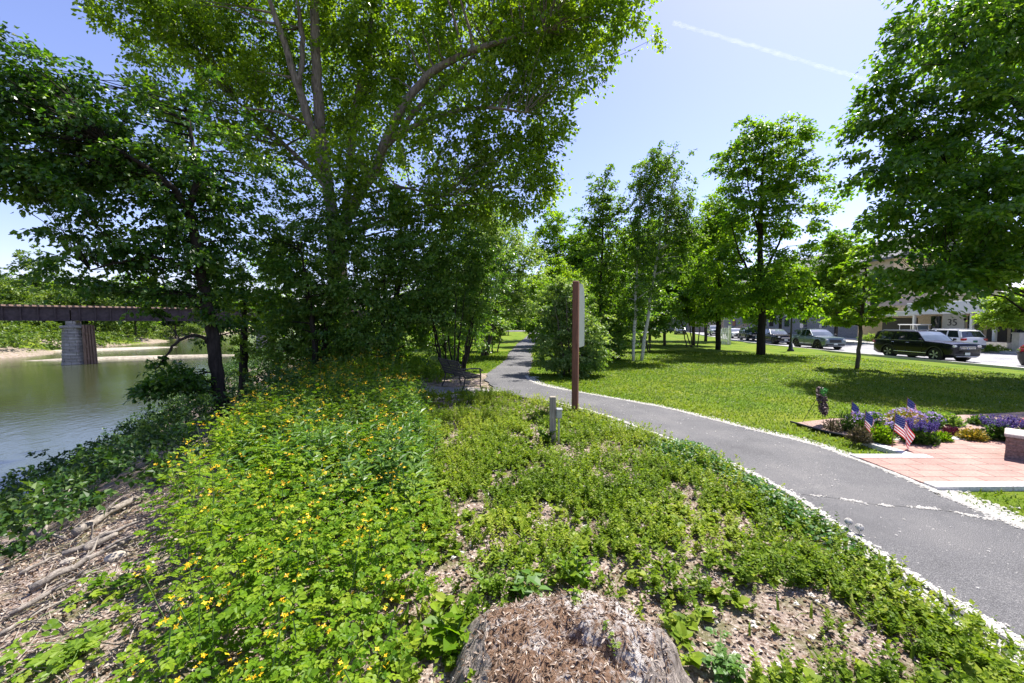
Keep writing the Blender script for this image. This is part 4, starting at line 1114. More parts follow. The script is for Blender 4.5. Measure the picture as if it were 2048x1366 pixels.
x, y = scatter(900, (-.2, 5), (1.6, 12), lambda a, b: ((a > path_lx(b)) & (a < path_rx(b))) * soft(fbm(a * 1.6, b * 1.6, 100) * 3 - 1.0))
fluff(x, y, gz(x, y) + .037, .008 + .018 * rg.random(len(x)))
x, y = scatter(1500, (2, 16), (6.5, 20), lambda a, b: (lawn_f(a, b) > .1) * soft(fbm(a * .7, b * .7, 101) * 3 - 1.3))
fluff(x, y, gz(x, y) + .03, .012 + .02 * rg.random(len(x)))
# the crack across the path, packed with fluff
cr = np.array([G(*p)[:2] for p in [(1600, 996), (1660, 1003), (1710, 1010), (1760, 1018), (1830, 1022), (1900, 1030), (1960, 1043), (2030, 1052)]])
crs = resample(cr, 700) + rg.normal(size=(700, 2)) * .018
kq = fbm(np.linspace(0, 14, 700), np.zeros(700), 150) > .40 + .2 * rg.random(700); crs = crs[kq]
fluff(crs[:, 0], crs[:, 1], gz(crs[:, 0], crs[:, 1]) + .038, .010 + .020 * rg.random(len(crs)))
tag(mb.build('cottonwood_fluff', M['fluff']), 'white cottonwood seed fluff drifted along the path edges', kind='stuff')
mb = MB(); cz = np.c_[resample(cr, 60), gz(resample(cr, 60)[:, 0], resample(cr, 60)[:, 1]) + .039]
cz[:, 1] += rg.normal(size=60) * .008
Lc = cz.copy(); Lc[:, 1] += .008; j = np.arange(59); mb.add(np.r_[cz, Lc], np.stack([j, j + 1, j + 61, j + 60], -1))
tag(mb.build('path_crack', M['black']), 'jagged crack running across the asphalt path', kind='structure')

# ------------------------------------------------------------------ the old railway bridge
M['rust'] = plain('dark rusted steel', (.060, .042, .045), .8, var=.45, nscale=3)
M['rustlight'] = plain('orange rust', (.13, .07, .05), .85, var=.5, nscale=4)
M['masonry'] = stonemat('grey masonry', (.40, .37, .34), (.27, .25, .235), 1.1, .409, (.14, .13, .12))
M['pileold'] = woodmat('weathered timber pile', (.10, .06, .04), (.26, .17, .12), (4, 4, .6))
p1 = np.array([-58.0, 52.7]); p2 = np.array([-40.6, 65.0])
bd = (p2 - p1) / np.linalg.norm(p2 - p1); bang = math.atan2(bd[1], bd[0]); span = np.linalg.norm(p2 - p1)
root = thing('railway_bridge', 'dark rusted plate girder railway bridge crossing the river on stone piers', 'bridge', (p1[0], p1[1], WATER), bang)
zb, zt = 5.72, 7.5          # girder, above the water
for k, (a, b) in enumerate([(-34, -.06), (.06, span - .06), (span + .06, span * 2.2)]):
    mb = MB(); L = b - a
    for s in (-1, 1):
        cbox(mb, ((a + b) / 2, s * 1.1, (zb + zt) / 2), (L, .05, zt - zb))
        cbox(mb, ((a + b) / 2, s * 1.1, zt - .05), (L, .5, .1)); cbox(mb, ((a + b) / 2, s * 1.1, zb + .05), (L, .5, .1))
        for t in np.arange(a + .8, b, 1.45): cbox(mb, (t, s * 1.22, (zb + zt) / 2), (.1, .16, zt - zb - .22))
    cbox(mb, ((a + b) / 2, 0, zt - .3), (L, 2.1, .16))
    mb.build('girder', M['rust'], root)
    mb = MB()
    for t in np.arange(a + .3, b, .62): cbox(mb, (t, 0, zt + .12), (.26, 2.7, .2))
    mb.build('sleepers', M['pileold'], root)
for off, tall in ((0, 0), (span, 0)):
    mb = MB()
    zz = np.linspace(-2.2, 4.75, 18)
    for k in range(17):
        z_a, z_b = zz[k] + .012, zz[k + 1] - .012; rings = []
        jit = 1 + .045 * (rg.random(8) - .5)
        for z, pin in ((z_a, .985), (z_a + .06, 1), (z_b - .06, 1), (z_b, .985)):
            t = (z + 2.2) / 6.95; sx, sy = (1.15 - .25 * t) * pin, (1.75 - .35 * t) * pin
            rings.append([(off + sx * c * jj_, sy * s_ * jj_, z) for (c, s_), jj_ in zip(((-1, -.6), (-.55, -1), (.55, -1), (1, -.6), (1, .6), (.55, 1), (-.55, 1), (-1, .6)), jit)])
        V = np.array(rings).reshape(-1, 3); j = np.arange(8)
        mb.add(V, [np.stack([j + 8 * q_, (j + 1) % 8 + 8 * q_, (j + 1) % 8 + 8 * q_ + 8, j + 8 * q_ + 8], -1) for q_ in range(3)] + [np.arange(8)[::-1], np.arange(24, 32)])
    pr = mb.build('pier', M['masonry'], root)
    mb = MB(); cbox(mb, (off, 0, 4.93), (2.0, 3.0, .34), .06); cbox(mb, (off, 0, 5.4), (.9, 2.6, .6), .05)
    mb.build('pier_cap', M['masonry'], pr)
mb = MB()
for k in range(11):
    xx = 1.25 + .22 * (k % 4); yy = -1.35 + .25 * k
    tube(mb, [(xx, yy, -2), (xx * .96, yy, 1.6), (xx * .9, yy * .95, 5.2)], [.16, .15, .13], 6)
for z in (.7, 2.3, 4.0): cbox(mb, (1.42, 0, z), (.14, 2.9, .2))
mb.build('timber_piles', M['pileold'], root)
# gravel bars
mb = MB(); a = np.linspace(0, 2 * np.pi, 40, endpoint=False)
for (c, rx, ry, an) in (((-58, 61.5), 13, 1.3, .42), ((-82, 80), 12, 2.4, .9)):
    w = 1 + .25 * np.sin(3 * a + rx) + .12 * np.sin(8 * a)
    pv = np.stack([rx * w * np.cos(a), ry * w * np.sin(a)], 1) @ np.array([[math.cos(an), math.sin(an)], [-math.sin(an), math.cos(an)]])
    i = 0
    mb.add(np.r_[np.c_[pv + c, np.full(40, WATER - .1)], np.c_[pv * .55 + c, np.full(40, WATER + .28)], [[c[0], c[1], WATER + .36]]],
           [np.array([[k, (k + 1) % 40, 40 + (k + 1) % 40, 40 + k] for k in range(40)]), np.array([[40 + k, 40 + (k + 1) % 40, 80] for k in range(40)])])
M['bar'] = plain('river gravel', (.30, .265, .21), .95, var=.4, nscale=3, bmp=.8)
tag(mb.build('gravel_bar', M['bar']), 'pale gravel bar lying in the river', kind='structure')

# ------------------------------------------------------------------ sign post, outlet post, bench
c = G(1150, 825); root = thing('trail_sign', 'tall red brown post with a grey rounded panel seen edge on', 'sign', (c[0], c[1], 0), -.36)
mb = MB(); cbox(mb, (0, 0, 1.42), (.135, .135, 2.98), .018); mb.build('post', M['post'], root)
mb = MB()   # panel reaching away from the post, round upper corner
out = [(.07, 1.44), (.82, 1.44)] + [(.82 - .34 + .34 * math.cos(t), 2.88 - .40 + .40 * math.sin(t)) for t in np.linspace(0, math.pi / 2, 10)] + [(.07, 2.88)]
n = len(out); V = [(.045, y, z) for y, z in out] + [(-.012, y, z) for y, z in out]
mb.add(V, [np.arange(n), np.arange(n, 2 * n)[::-1]] + [np.array([k, n + k, n + (k + 1) % n, (k + 1) % n]) for k in range(n)])
mb.build('panel', M['signback'], root)
for z in (1.6, 2.7): mb = MB(); cbox(mb, (.049, .12, z), (.01, .03, .03), .004); mb.build('bolt', M['steel'], root)

c = G(1105, 886); root = thing('outlet_post', 'short weathered wooden post holding a grey electric outlet box', 'post', (c[0], c[1], 0))
mb = MB(); cbox(mb, (0, 0, .36), (.10, .10, .84), .008); mb.build('post', M['oldwood'], root)
mb = MB(); cbox(mb, (.10, -.03, .50), (.09, .10, .15), .012); cbox(mb, (.105, -.05, .58), (.10, .12, .025), .008)
bx = mb.build('outlet_box', M['steel'], root)
mb = MB(); tube(mb, [(.10, -.03, .43), (.10, -.03, -.03)], .016, 8); mb.build('conduit', M['steel'], root)

bx_, by_ = -.95, 11.0
ax_ = np.array([-.8, 1.3]) / math.hypot(.8, 1.3)       # along the bench, near -> far
root = thing('park_bench', 'dark park bench seen from behind on its gravel pad', 'bench', (-1.28, 11.15, .02), math.atan2(ax_[1], ax_[0]))
# local x along bench (0..1.5), local -y = towards the path (front)
mb = MB()
for k in range(5): cbox(mb, (.75, .02 - .105 * k - .02, .44 + .01 * (k == 4)), (1.5, .085, .03), .006)
mb.build('seat', M['benchwood'], root)
mb = MB()
for k in range(5):
    cbox(mb, (.75, .10 + .035 * k, .52 + .085 * k), (1.5, .028, .07), .005, 0, rotx(-.38))
mb.build('backrest', M['benchwood'], root)
for x in (.03, 1.47):
    mb = MB()
    tube(mb, [(x, .16, .0), (x, .06, .2), (x, .03, .42)], .022, 6); tube(mb, [(x, .03, .40), (x, .13, .62), (x, .27, .90)], .02, 6)
    tube(mb, [(x, -.50, .0), (x, -.44, .2), (x, -.46, .44), (x, -.44, .64)], .022, 6); tube(mb, [(x, .05, .41), (x, -.46, .41)], .02, 6)
    tube(mb, [(x, .15, .66), (x, -.2, .67), (x, -.44, .65), (x, -.52, .58)], .022, 6)
    mb.build('leg', M['black'], root)
mb = MB(); tube(mb, [(.75, .05, .41), (.75, -.46, .41)], .018, 6); tube(mb, [(.75, .03, .40), (.75, .27, .88)], .018, 6); mb.build('middle_bracket', M['black'], root)

# rough stone block on the patio
root = thing('stone_block', 'rough dark pink granite bench block on the clay pavers', 'stone bench', (7.1, 5.67, .05), -.9)
mb = MB(); bm = bmesh.new(); bmesh.ops.create_cube(bm, size=1)
bmesh.ops.subdivide_edges(bm, edges=bm.edges[:], cuts=9, use_grid_fill=True)
for v in bm.verts:
    p = np.array([v.co.x * 1.7, v.co.y * .48, v.co.z * .30])
    e = float(fbm(p[0] * 9 + p[2] * 7, p[1] * 9 + p[2] * 8, 120)) - .5
    p += np.array([0, (.035 if v.co.y < 0 else .02) * e * 2, .004 * e]) + (np.array([.03 * e, 0, 0]))
    v.co = Vector(p) + Vector((.87, .25, .15))
bm.verts.ensure_lookup_table()
mb.add([v.co[:] for v in bm.verts], np.array([[v.index for v in f.verts] for f in bm.faces])); bm.free()
M['pinkgranite'] = plain('pink brown granite', (.20, .13, .115), .85, var=.5, nscale=40, bmp=.8)
mb.build('block', M['pinkgranite'], root)
mb = MB(); cbox(mb, (.86, .25, .33), (1.72, .5, .055), .012); mb.build('top_slab', plain('light granite slab', (.42, .36, .33), .6, var=.3, nscale=50), root)

# ------------------------------------------------------------------ small flags
M['fred'] = leafmat('red flag cloth', (.45, .02, .03), (.52, .03, .04), (.56, .04, .05), .3, (1, 1, 1), .8, .1)
M['fwhite'] = leafmat('white flag cloth', (.72, .70, .70), (.76, .74, .74), (.8, .78, .78), .3, (1, 1, 1), .8, .1)
M['fblue'] = leafmat('blue flag cloth', (.018, .025, .12), (.022, .03, .15), (.03, .04, .17), .25, (1, 1, 1), .8, .1)
M['stick'] = woodmat('flag stick', (.16, .07, .03), (.30, .15, .07))
def flag(label, base, H, yaw, drop, fold, lean=(0, 0)):
    root = thing('small_flag', label, 'flag', base, 0, 'small stick flags in the flower bed')
    mb = MB(); top = np.array([lean[0], lean[1], H])
    tube(mb, [(0, 0, -.05), top], .0045, 6); tube(mb, [top - [0, 0, .004], top + [0, 0, .022]], [.009, .003], 8); mb.build('stick', M['stick'], root)
    hoist, fly = .27, .40; nx, ny = 20, 13
    dirh = np.array([math.cos(yaw), math.sin(yaw), 0]); side = np.array([-dirh[1], dirh[0], 0])
    def pos(u, v, off=0):
        w = fold * .035 * math.sin(u * 9 + v * 1.6) * (.25 + u); dd = drop * (.55 + .45 * u)
        p = top * (1 - (1 - v) * hoist / H) + dirh * fly * u * math.cos(dd) - np.array([0, 0, 1]) * fly * u * math.sin(dd) + side * (w + off)
        return p + dirh * (-.02 * fold * math.sin(v * 5) * u)
    V = [pos(i / nx, j / ny) for j in range(ny + 1) for i in range(nx + 1)]
    Fc, mt = [], []
    for j in range(ny):
        for i in range(nx):
            k = j * (nx + 1) + i; Fc.append([k, k + 1, k + nx + 2, k + nx + 1])
            mt.append(2 if (j >= 6 and i < 8) else (0 if j % 2 == 0 else 1))
    mb = MB(); mb.add(V, np.array(Fc), np.array(mt))
    cl = mb.build('cloth', [M['fred'], M['fwhite'], M['fblue']], root, smooth=True)
    mb = MB()
    for a in range(9):
        for b in range(11):
            if (a + b) % 2: continue
            u, v = (.02 + (b + .5) / 11 * .36), (6 / 13 + (a + .5) / 9 * 7 / 13); e = .009
            for off in (-.0022, .0022):
                mb.add([pos(u - e, v - e * 1.3, off), pos(u + e, v - e * 1.3, off), pos(u + e, v + e * 1.3, off), pos(u - e, v + e * 1.3, off)], np.array([0, 1, 2, 3]))
    mb.build('stars', M['fwhite'], cl)
c = G(1783, 905); flag('little striped flag standing at the corner of the granite border', (c[0], c[1], .05), .56, -.15, .95, 1, (.05, .02))
c = G(1726, 884); flag('little striped flag in front of the brown grassy plant', (c[0], c[1], .03), .50, -.1, 1.15, .8, (.02, .0))
c = G(1700, 862); flag('little striped flag among the dark stems left of the lavender asters', (c[0], c[1], .03), .52, -.3, 1.25, .9, (.015, .0))
c = G(1811, 855); flag('little striped flag rising behind the purple asters', (c[0], c[1], .03), .54, -.1, 1.0, .7, (.01, .0))

# memorial wreath on a wire easel
c = G(1640, 853); root = thing('wreath', 'dark flower wreath with green bow on a wire easel', 'wreath', (c[0], c[1], 0), .75)
mb = MB(); a = rg.random(900) * 6.283; b2 = rg.random(900) * 6.283; rr = .05 * rg.random(900) ** .5
ctr = np.array([0, -.02, .50])
ring = lambda a: np.stack([.185 * np.cos(a), .0 * a, .215 * np.sin(a)], 1)
pp = ctr + ring(a) + np.stack([rr * np.cos(b2) * np.cos(a), rr * np.sin(b2) * .8, rr * np.cos(b2) * np.sin(a)], 1)
pp[:, 1] -= (pp[:, 2] - .5) * -.18
M['wreath'] = leafmat('dried wreath foliage', (.030, .018, .022), (.085, .055, .050), (.34, .26, .26), .2, (1, 1, 1))
inst(mb, *LEAF, pp, norm(rg.normal(size=(900, 3))), rg.normal(size=(900, 3)), .045, rg.random(900)); mb.build('wreath_ring', M['wreath'], root)
mb = MB(); m = 90; M['bow'] = leafmat('green ribbon', (.02, .13, .02), (.04, .22, .03), (.10, .32, .07), .25, (1, 1, 1))
pb = np.array([-.13, -.06, .70]) + rg.normal(size=(m, 3)) * [.055, .02, .035]
inst(mb, *OVAL, pb, norm(rg.normal(size=(m, 3))), rg.normal(size=(m, 3)), .04, rg.random(m)); mb.build('bow', M['bow'], root)
mb = MB()
for e in ((-.17, -.10), (.17, -.10), (0, .30)): tube(mb, [(e[0], e[1], -.02), (e[0] * .15, .03, .62)], .005, 5)
tube(mb, [(-.12, -.07, .22), (.12, -.07, .22)], .005, 5); mb.build('easel', M['black'], root)

# ------------------------------------------------------------------ flower bed plants
M['lav'] = leafmat('lavender petal', (.26, .16, .46), (.36, .24, .58), (.50, .38, .70), .25, (1, 1, 1))
M['violet'] = leafmat('deep violet petal', (.020, .007, .10), (.035, .012, .17), (.07, .03, .27), .2, (1, 1, 1))
M['gold'] = leafmat('golden leaf', (.14, .16, .02), (.32, .26, .03), (.55, .36, .05), .3, (1, 1, .6))
M['brownplant'] = leafmat('brownish stem leaf', (.05, .045, .02), (.11, .09, .045), (.20, .16, .09), .2, (1, 1, .8))
M['redpetal'] = leafmat('red petal', (.40, .01, .04), (.55, .02, .07), (.65, .05, .12), .25, (1, 1, 1))
M['wine'] = leafmat('wine red leaf', (.05, .008, .018), (.10, .015, .03), (.2, .04, .06), .25, (1, 1, 1))
M['bedleaf'] = leafmat('bed plant leaf', (.030, .075, .014), (.060, .130, .022), (.12, .19, .045), .33)
def plant(name, label, px, py, w, h, leaf, n, ls, flow=None, cat='plant', group=None, tmpl=LEAF):
    c = G(px, py, .04); c[2] = .05; root = thing(name, label, cat, c, 0, group)
    mb = MB(); d = norm(rg.normal(size=(n, 3)) * [1, 1, .8]); d[:, 2] = np.abs(d[:, 2]); r = rg.random(n) ** .45
    p = d * r[:, None] * np.array([w, w * .8, h]); p += rg.normal(size=(n, 3)) * w * .06; p[:, 2] = np.maximum(p[:, 2], .01)
    inst(mb, *tmpl, p, norm(d + rg.normal(size=(n, 3)) * .5 + [0, 0, .35]), rg.normal(size=(n, 3)) * .5 + [0, 0, 1], ls * (.7 + .6 * rg.random(n)), np.clip(.45 + .22 * rg.normal(size=n), 0, 1))
    for k in range(26):
        a = rg.random() * 6.28; rr = rg.random() ** .5 * .8
        tube(mb, [(0.3 * w * math.cos(a) * rr, .3 * w * math.sin(a) * rr, -.01), (w * math.cos(a) * rr, w * .8 * math.sin(a) * rr, h * .85)], .003, 3, cap=False, rnd=.3)
    mb.build('foliage', leaf, root)
    if flow:
        kind, fm, fn, fs = flow; mb = MB(); a = rg.random(fn) * 6.28; rr = rg.random(fn) ** .5
        if kind == 'spike':
            for k in range(fn):
                x, y = w * .95 * rr[k] * math.cos(a[k]), w * .75 * rr[k] * math.sin(a[k]); z0 = h * (.80 + .1 * rg.random()); L = fs * (.7 + .5 * rg.random()); m = 34
                t = rg.random(m); b = rg.random(m) * 6.28; q = .011 * (1.1 - t)
                p = np.stack([x * (1 + .25 * t) + q * np.cos(b), y * (1 + .25 * t) + q * np.sin(b), z0 + L * t], 1)
                inst(mb, *LEAF, p, np.stack([np.cos(b), np.sin(b), np.full(m, .8)], 1), np.tile([0, 0, 1.0], (m, 1)), .02, rg.random(m))
        else:
            m = fn; zc = h * (1.0 - .45 * rr ** 2) + .02 + .02 * rg.random(m)
            p = np.stack([w * rr * np.cos(a), w * .8 * rr * np.sin(a), zc], 1)
            inst(mb, *FLOWER, p, rg.normal(size=(m, 3)), rg.normal(size=(m, 3)) * .35 + [0, -.4, 1], fs * (.8 + .4 * rg.random(m)), rg.random(m))
        mb.build('blossoms', M[fm], root)
    return root
plant('small_shrub', 'small brown twiggy shrub beside the wreath easel', 1664, 862, .16, .22, M['brownplant'], 620, .028, cat='shrub')
plant('tall_perennial', 'dark green feathery perennial behind the first little flag', 1688, 862, .13, .36, M['bankleaf'], 420, .05, tmpl=NARROW)
plant('aster_plant', 'lavender aster mound between the two left little flags', 1716, 862, .24, .30, M['bedleaf'], 900, .045, ('dot', 'lav', 120, .020), group='lavender asters')
plant('aster_plant', 'lavender aster mound right of the second little flag', 1748, 860, .20, .29, M['bedleaf'], 700, .045, ('dot', 'lav', 90, .020), group='lavender asters')
plant('green_perennial', 'bright green bushy perennial left of the deep violet salvia', 1762, 886, .17, .28, M['weed'], 800, .045)
plant('grassy_plant', 'brown grassy plant standing behind the second little flag', 1718, 886, .15, .24, M['brownplant'], 500, .07, tmpl=NARROW)
plant('aster_plant', 'low lavender aster just behind the corner flag', 1782, 874, .13, .22, M['bedleaf'], 420, .04, ('dot', 'lav', 110, .018), group='lavender asters')
plant('aster_plant', 'wide lavender aster clump behind the deep violet salvia', 1812, 858, .34, .34, M['gold'], 1300, .045, ('dot', 'lav', 190, .021), group='lavender asters')
plant('aster_plant', 'lavender aster on thin stems right of the tallest asters', 1862, 858, .20, .28, M['bedleaf'], 650, .045, ('dot', 'lav', 80, .020), group='lavender asters')
plant('salvia_plant', 'deep violet salvia with crowded spikes next to the corner flag', 1838, 886, .24, .25, M['bedleaf'], 1100, .05, ('spike', 'violet', 85, .15), group='deep violet salvias')
plant('salvia_plant', 'deep violet salvia standing alone at the right end of the bed', 2003, 880, .25, .27, M['bedleaf'], 1100, .05, ('spike', 'violet', 85, .14), group='deep violet salvias')
plant('leafy_perennial', 'leafy green perennial with pale tips behind the wine red plant', 1898, 852, .22, .22, M['silverleaf'], 700, .05)
plant('leafy_perennial', 'low leafy perennial between the golden plant and right salvia', 1962, 852, .22, .18, M['bedleaf'], 600, .05)
plant('wine_plant', 'low wine red plant in the middle of the bed', 1905, 868, .16, .10, M['wine'], 300, .045)
plant('golden_plant', 'golden yellow mounded plant left of the right salvia', 1945, 880, .20, .17, M['gold'], 800, .04, ('dot', 'petal', 40, .012))
plant('golden_plant', 'yellow green low plant right of the crowded violet salvia', 1882, 882, .15, .13, M['weed'], 520, .04, ('dot', 'petal', 20, .010))
plant('red_flower', 'small plant with crimson flowers at the right end of the bed', 2052, 866, .12, .22, M['bedleaf'], 300, .04, ('dot', 'redpetal', 60, .02))

# ------------------------------------------------------------------ stump, sticks, weeds near the camera
def stump():
    c = (.27, 2.02); root = thing('tree_stump', 'broad rotting tree stump strewn with fluff in the foreground', 'stump', (c[0], c[1], 0))
    nr, na = 15, 84; V = []
    A = np.linspace(0, 2 * np.pi, na, endpoint=False)
    prof = [(0, .31), (.10, .31), (.2, .30), (.30, .285), (.38, .262), (.44, .235), (.49, .20), (.53, .16), (.56, .12), (.59, .075), (.625, .03), (.67, -.015), (.74, -.06)]
    for i, (r, z) in enumerate(prof):
        z = z * 1.2
        for a in A:
            lob = 1 + .10 * math.sin(3 * a + .6) + .06 * math.sin(5 * a + 2) + .03 * math.sin(11 * a)
            x, y = r * lob * math.cos(a), r * lob * math.sin(a) * .88
            n = float(fbm(x * 7 + 5, y * 7 + z * 9, 130, 4)) - .5; n2 = float(fbm(x * 26, y * 26 + z * 22, 134, 3)) - .5
            # a split running to the right-hand side, and a tilt down to the left
            crk = -.06 * math.exp(-((y + .55 * x - .02) / .035) ** 2) * (x > .05) * (r < .5)
            tilt = .10 * x + .12 * y
            flute = .022 * math.sin(a * 23 + 2 * n) * (r > .44)
            V.append((x * (1 + flute), y * (1 + flute), z + (n * .13 + n2 * .05) * (r < .5) + tilt * (r < .56) + crk))
    n = len(prof); i = np.arange(n - 1)[:, None] * na; j = np.arange(na)[None]; k = (j + 1) % na
    mb = MB(); Fq = np.stack([i + j, i + na + j, i + na + k, i + k], -1).reshape(-1, 4)
    Vn = np.array(V); top = Fq[: na * 5]; sidef = Fq[na * 5:]
    mb.add(Vn, [top]); mb2 = MB(); mb2.add(Vn, [sidef])
    m, nt, out = newmat('rotten wood'); v = coords(nt); sx = nd(nt, 'ShaderNodeSeparateXYZ'); nt.links.new(v, sx.inputs[0])
    n1 = noise(nt, 60, 7, .8, v, .4); n2 = noise(nt, 5, 7, .8, v)
    r = ramp(nt, [(.30, (.030, .016, .010)), (.46, (.16, .085, .045)), (.60, (.32, .20, .125)), (.72, (.48, .38, .30))], n1.outputs[0])
    cfl = mixc(nt, ramp(nt, [(.48, (0, 0, 0)), (.60, (.95, .95, .95))], math_n(nt, 'ADD', n2.outputs[0], math_n(nt, 'MULTIPLY', math_n(nt, 'ADD', sx.outputs[0], math_n(nt, 'MULTIPLY', sx.outputs[1], .7)), .16))).outputs[0], r.outputs[0], (.62, .59, .56))
    p = nd(nt, 'ShaderNodeBsdfPrincipled'); nt.links.new(cfl, p.inputs['Base Color']); p.inputs['Roughness'].default_value = .95
    nt.links.new(bump(nt, n1.outputs[0], 1.0, .03).outputs[0], p.inputs['Normal']); nt.links.new(p.outputs[0], out.inputs[0])
    mb.build('cut_face', m, root, smooth=True)
    mb2.build('bark', barkmat('stump bark', (.085, .068, .055), (.38, .33, .29), (26, 26, 5), 1.0), root, smooth=True)
    # crumbs, fluff and chips lying in the rot belong to the stump's surface
    q = MB(); m_ = 4200; a = rg.random(m_) * 6.28; r_ = .55 * rg.random(m_) ** .5
    x, y = r_ * np.cos(a), r_ * np.sin(a) * .88
    from mathutils.bvhtree import BVHTree
    bv = BVHTree.FromPolygons([Vector(t) for t in Vn], [list(map(int, f)) for f in Fq])
    pts = []
    for xi, yi in zip(x, y):
        h = bv.ray_cast(Vector((xi, yi, 2)), Vector((0, 0, -1)))
        if h[0] is not None: pts.append(h[0][:])
    pts = np.array(pts); pts[:, 2] += .004; m_ = len(pts); a = rg.random(m_) * 6.28
    inst(q, *NARROW, pts, np.stack([np.cos(a), np.sin(a), .45 * rg.normal(size=m_)], 1), np.tile([0, 0, 1.0], (m_, 1)) + rg.normal(size=(m_, 3)) * .6, .012 + .03 * rg.random(m_), np.clip(rg.beta(1.1, 1.2, m_), 0, 1))
    o_ = q.build('rotten_fibres', M['litter'], root); o_['kind'] = 'stuff'
stump()

def stick(label, a, b, r0, r1, za=.03, zb_=.03, name='driftwood_branch', fork=0, mat='drift', grp='driftwood branches on the slope of the bank'):
    A = np.array([a[0], a[1], float(gz(*a)) + za]); B = np.array([b[0], b[1], float(gz(*b)) + zb_])
    root = tag(bpy.data.objects.new(name, None), label, 'branch', grp); COL.objects.link(root); root.location = A; root['_w'] = 1
    mb = MB(); p = curve_pts(A, B, 9, .03, .13); tube(mb, p, np.linspace(r0, r1, 9), 8, wob=.3); mb.build('stem', M[mat], root, smooth=True)
    for k in range(fork):
        s = p[3 + k * 2]; e = s + (B - A) * .28 + rg.normal(size=3) * np.array([.10, .10, .04]) + [0, 0, .07]
        mb = MB(); tube(mb, curve_pts(s, e, 5, .05, .3), np.linspace(r0 * .45, .004, 5), 6); mb.build('side_twig', M[mat], root, smooth=True)
def W(px, py):     # point on the sloping ground under a pixel
    d = ray(px, py); o = np.array([0, 0, EYE]); t = .5
    while t < 80:
        p = o + d * t
        if p[2] < float(gz(p[0], p[1])): break
        t += .03
    return (p[0], p[1])
STK = [
 ('thick grey log lying highest in the driftwood pile', (150, 1075), (275, 1005), .055, .035, 1),
 ('long grey branch running down across the driftwood pile', (60, 1190), (270, 1085), .035, .014, 2),
 ('thin forked branch standing up out of the driftwood pile', (130, 1085), (112, 1010), .018, .007, 2),
 ('dark branch crossing beneath the thick log', (125, 1120), (290, 1050), .030, .012, 1),
 ('slim pale branch at the lower edge of the driftwood pile', (20, 1245), (215, 1140), .020, .008, 2),
 ('short thick branch next to the pale stones', (170, 1110), (235, 1080), .040, .025, 0),
 ('bleached branch end among the leaves below the maple', (385, 925), (440, 885), .040, .02, 1),
 ('long thin branch along the foot of the weeds', (0, 1285), (130, 1215), .016, .006, 1),
 ('crooked branch on top of the dark undergrowth', (40, 1160), (120, 1120), .022, .01, 2),
]
for lab, a, b, r0, r1, fk in STK: stick(lab, W(*a), W(*b), r0, r1, .05, .05, fork=fk)
stick('bent brown branch lying on the litter right of the stump', G(1312, 1205)[:2], G(1400, 1188)[:2], .022, .010, .03, .05, grp='fallen branches near the stump', mat='bark')
stick('thin twig stuck upright among the weeds behind the stump', G(1010, 1060)[:2], G(1040, 1095)[:2], .006, .003, .03, .10, grp='fallen branches near the stump')
M['fieldstone'] = plain('field stone', (.33, .29, .24), .9, var=.35, nscale=30, bmp=.6)
def rock(label, at, s):
    root = thing('stone', label, 'stone', (at[0], at[1], float(gz(*at))), rg.random() * 6, 'pale stones on the bank')
    bm = bmesh.new(); bmesh.ops.create_icosphere(bm, subdivisions=3, radius=1)
    V = np.array([v.co[:] for v in bm.verts]); F_ = np.array([[v.index for v in f.verts] for f in bm.faces]); bm.free()
    V = V * (1 + .5 * (fbm(V[:, 0] * 1.6 + V[:, 2], V[:, 1] * 1.6 + s, int(s * 999)) - .5))[:, None] * np.array([s, s * .75, s * .5]) + [0, 0, s * .2]
    mb = MB(); mb.add(V, F_); mb.build('rock', M['fieldstone'], root, smooth=True)
rock('pale stone lying between the driftwood and the weeds', W(232, 1118), .085)
rock('yellowish pale stone at the edge of the driftwood pile', W(138, 1128), .065)
rock('small pale stone among the yellow flowers', W(345, 1090), .055)

# broad-leaved weeds that stand out
def leafy(name, label, base, stems, nleaf, ls, h, mat, tmpl=OVAL, cat='weed', grp=None, spread=.12):
    root = thing(name, label, cat, base, rg.random() * 6, grp)
    sb = MB(); lb = MB()
    for s in range(stems):
        a = rg.random() * 6.28; r = spread * (.4 + .8 * rg.random()); hh = h * (.7 + .4 * rg.random())
        p = np.array([(0, 0, -.02), (r * .4 * math.cos(a), r * .4 * math.sin(a), hh * .6), (r * math.cos(a), r * math.sin(a), hh)])
        tube(sb, p, [.006, .005, .002] if spread < .3 else [.003, .0025, .0015], 5, cap=False)
        t = np.linspace(.25, 1, nleaf); b = np.arange(nleaf) * 2.4 + a
        pos = np.stack([np.interp(t, [0, .6, 1], p[:, k]) for k in range(3)], 1)
        inst(lb, *tmpl, pos, np.stack([np.cos(b), np.sin(b), .25 + .25 * rg.normal(size=nleaf)], 1), np.array([0, 0, 1.0]) + rg.normal(size=(nleaf, 3)) * .25, ls * (1.15 - .5 * t) * (.8 + .4 * rg.random(nleaf)), np.clip(.5 + .2 * rg.normal(size=nleaf), 0, 1))
    sb.build('stem', M['stem'], root); lb.build('leaves', mat, root)
g3 = lambda px, py: (lambda c: (c[0], c[1], float(gz(c[0], c[1]))))(G(px, py))
leafy('broadleaf_weed', 'broad dark leaved sapling growing behind the stump', g3(1060, 1205), 3, 5, .17, .17, M['weed2'], grp='broad leaved weeds')
leafy('broadleaf_weed', 'light green bushy weed right behind the stump', g3(1155, 1180), 8, 12, .075, .22, M['weed'], grp='broad leaved weeds', spread=.2)
leafy('broadleaf_weed', 'pale green nettle clump left of the broad leaved sapling', g3(985, 1190), 7, 12, .065, .2, M['lightleaf'], grp='broad leaved weeds', spread=.2)
leafy('broadleaf_weed', 'big leaved weed at the left side of the stump', g3(905, 1300), 4, 6, .16, .18, M['weed'], grp='broad leaved weeds', spread=.16)
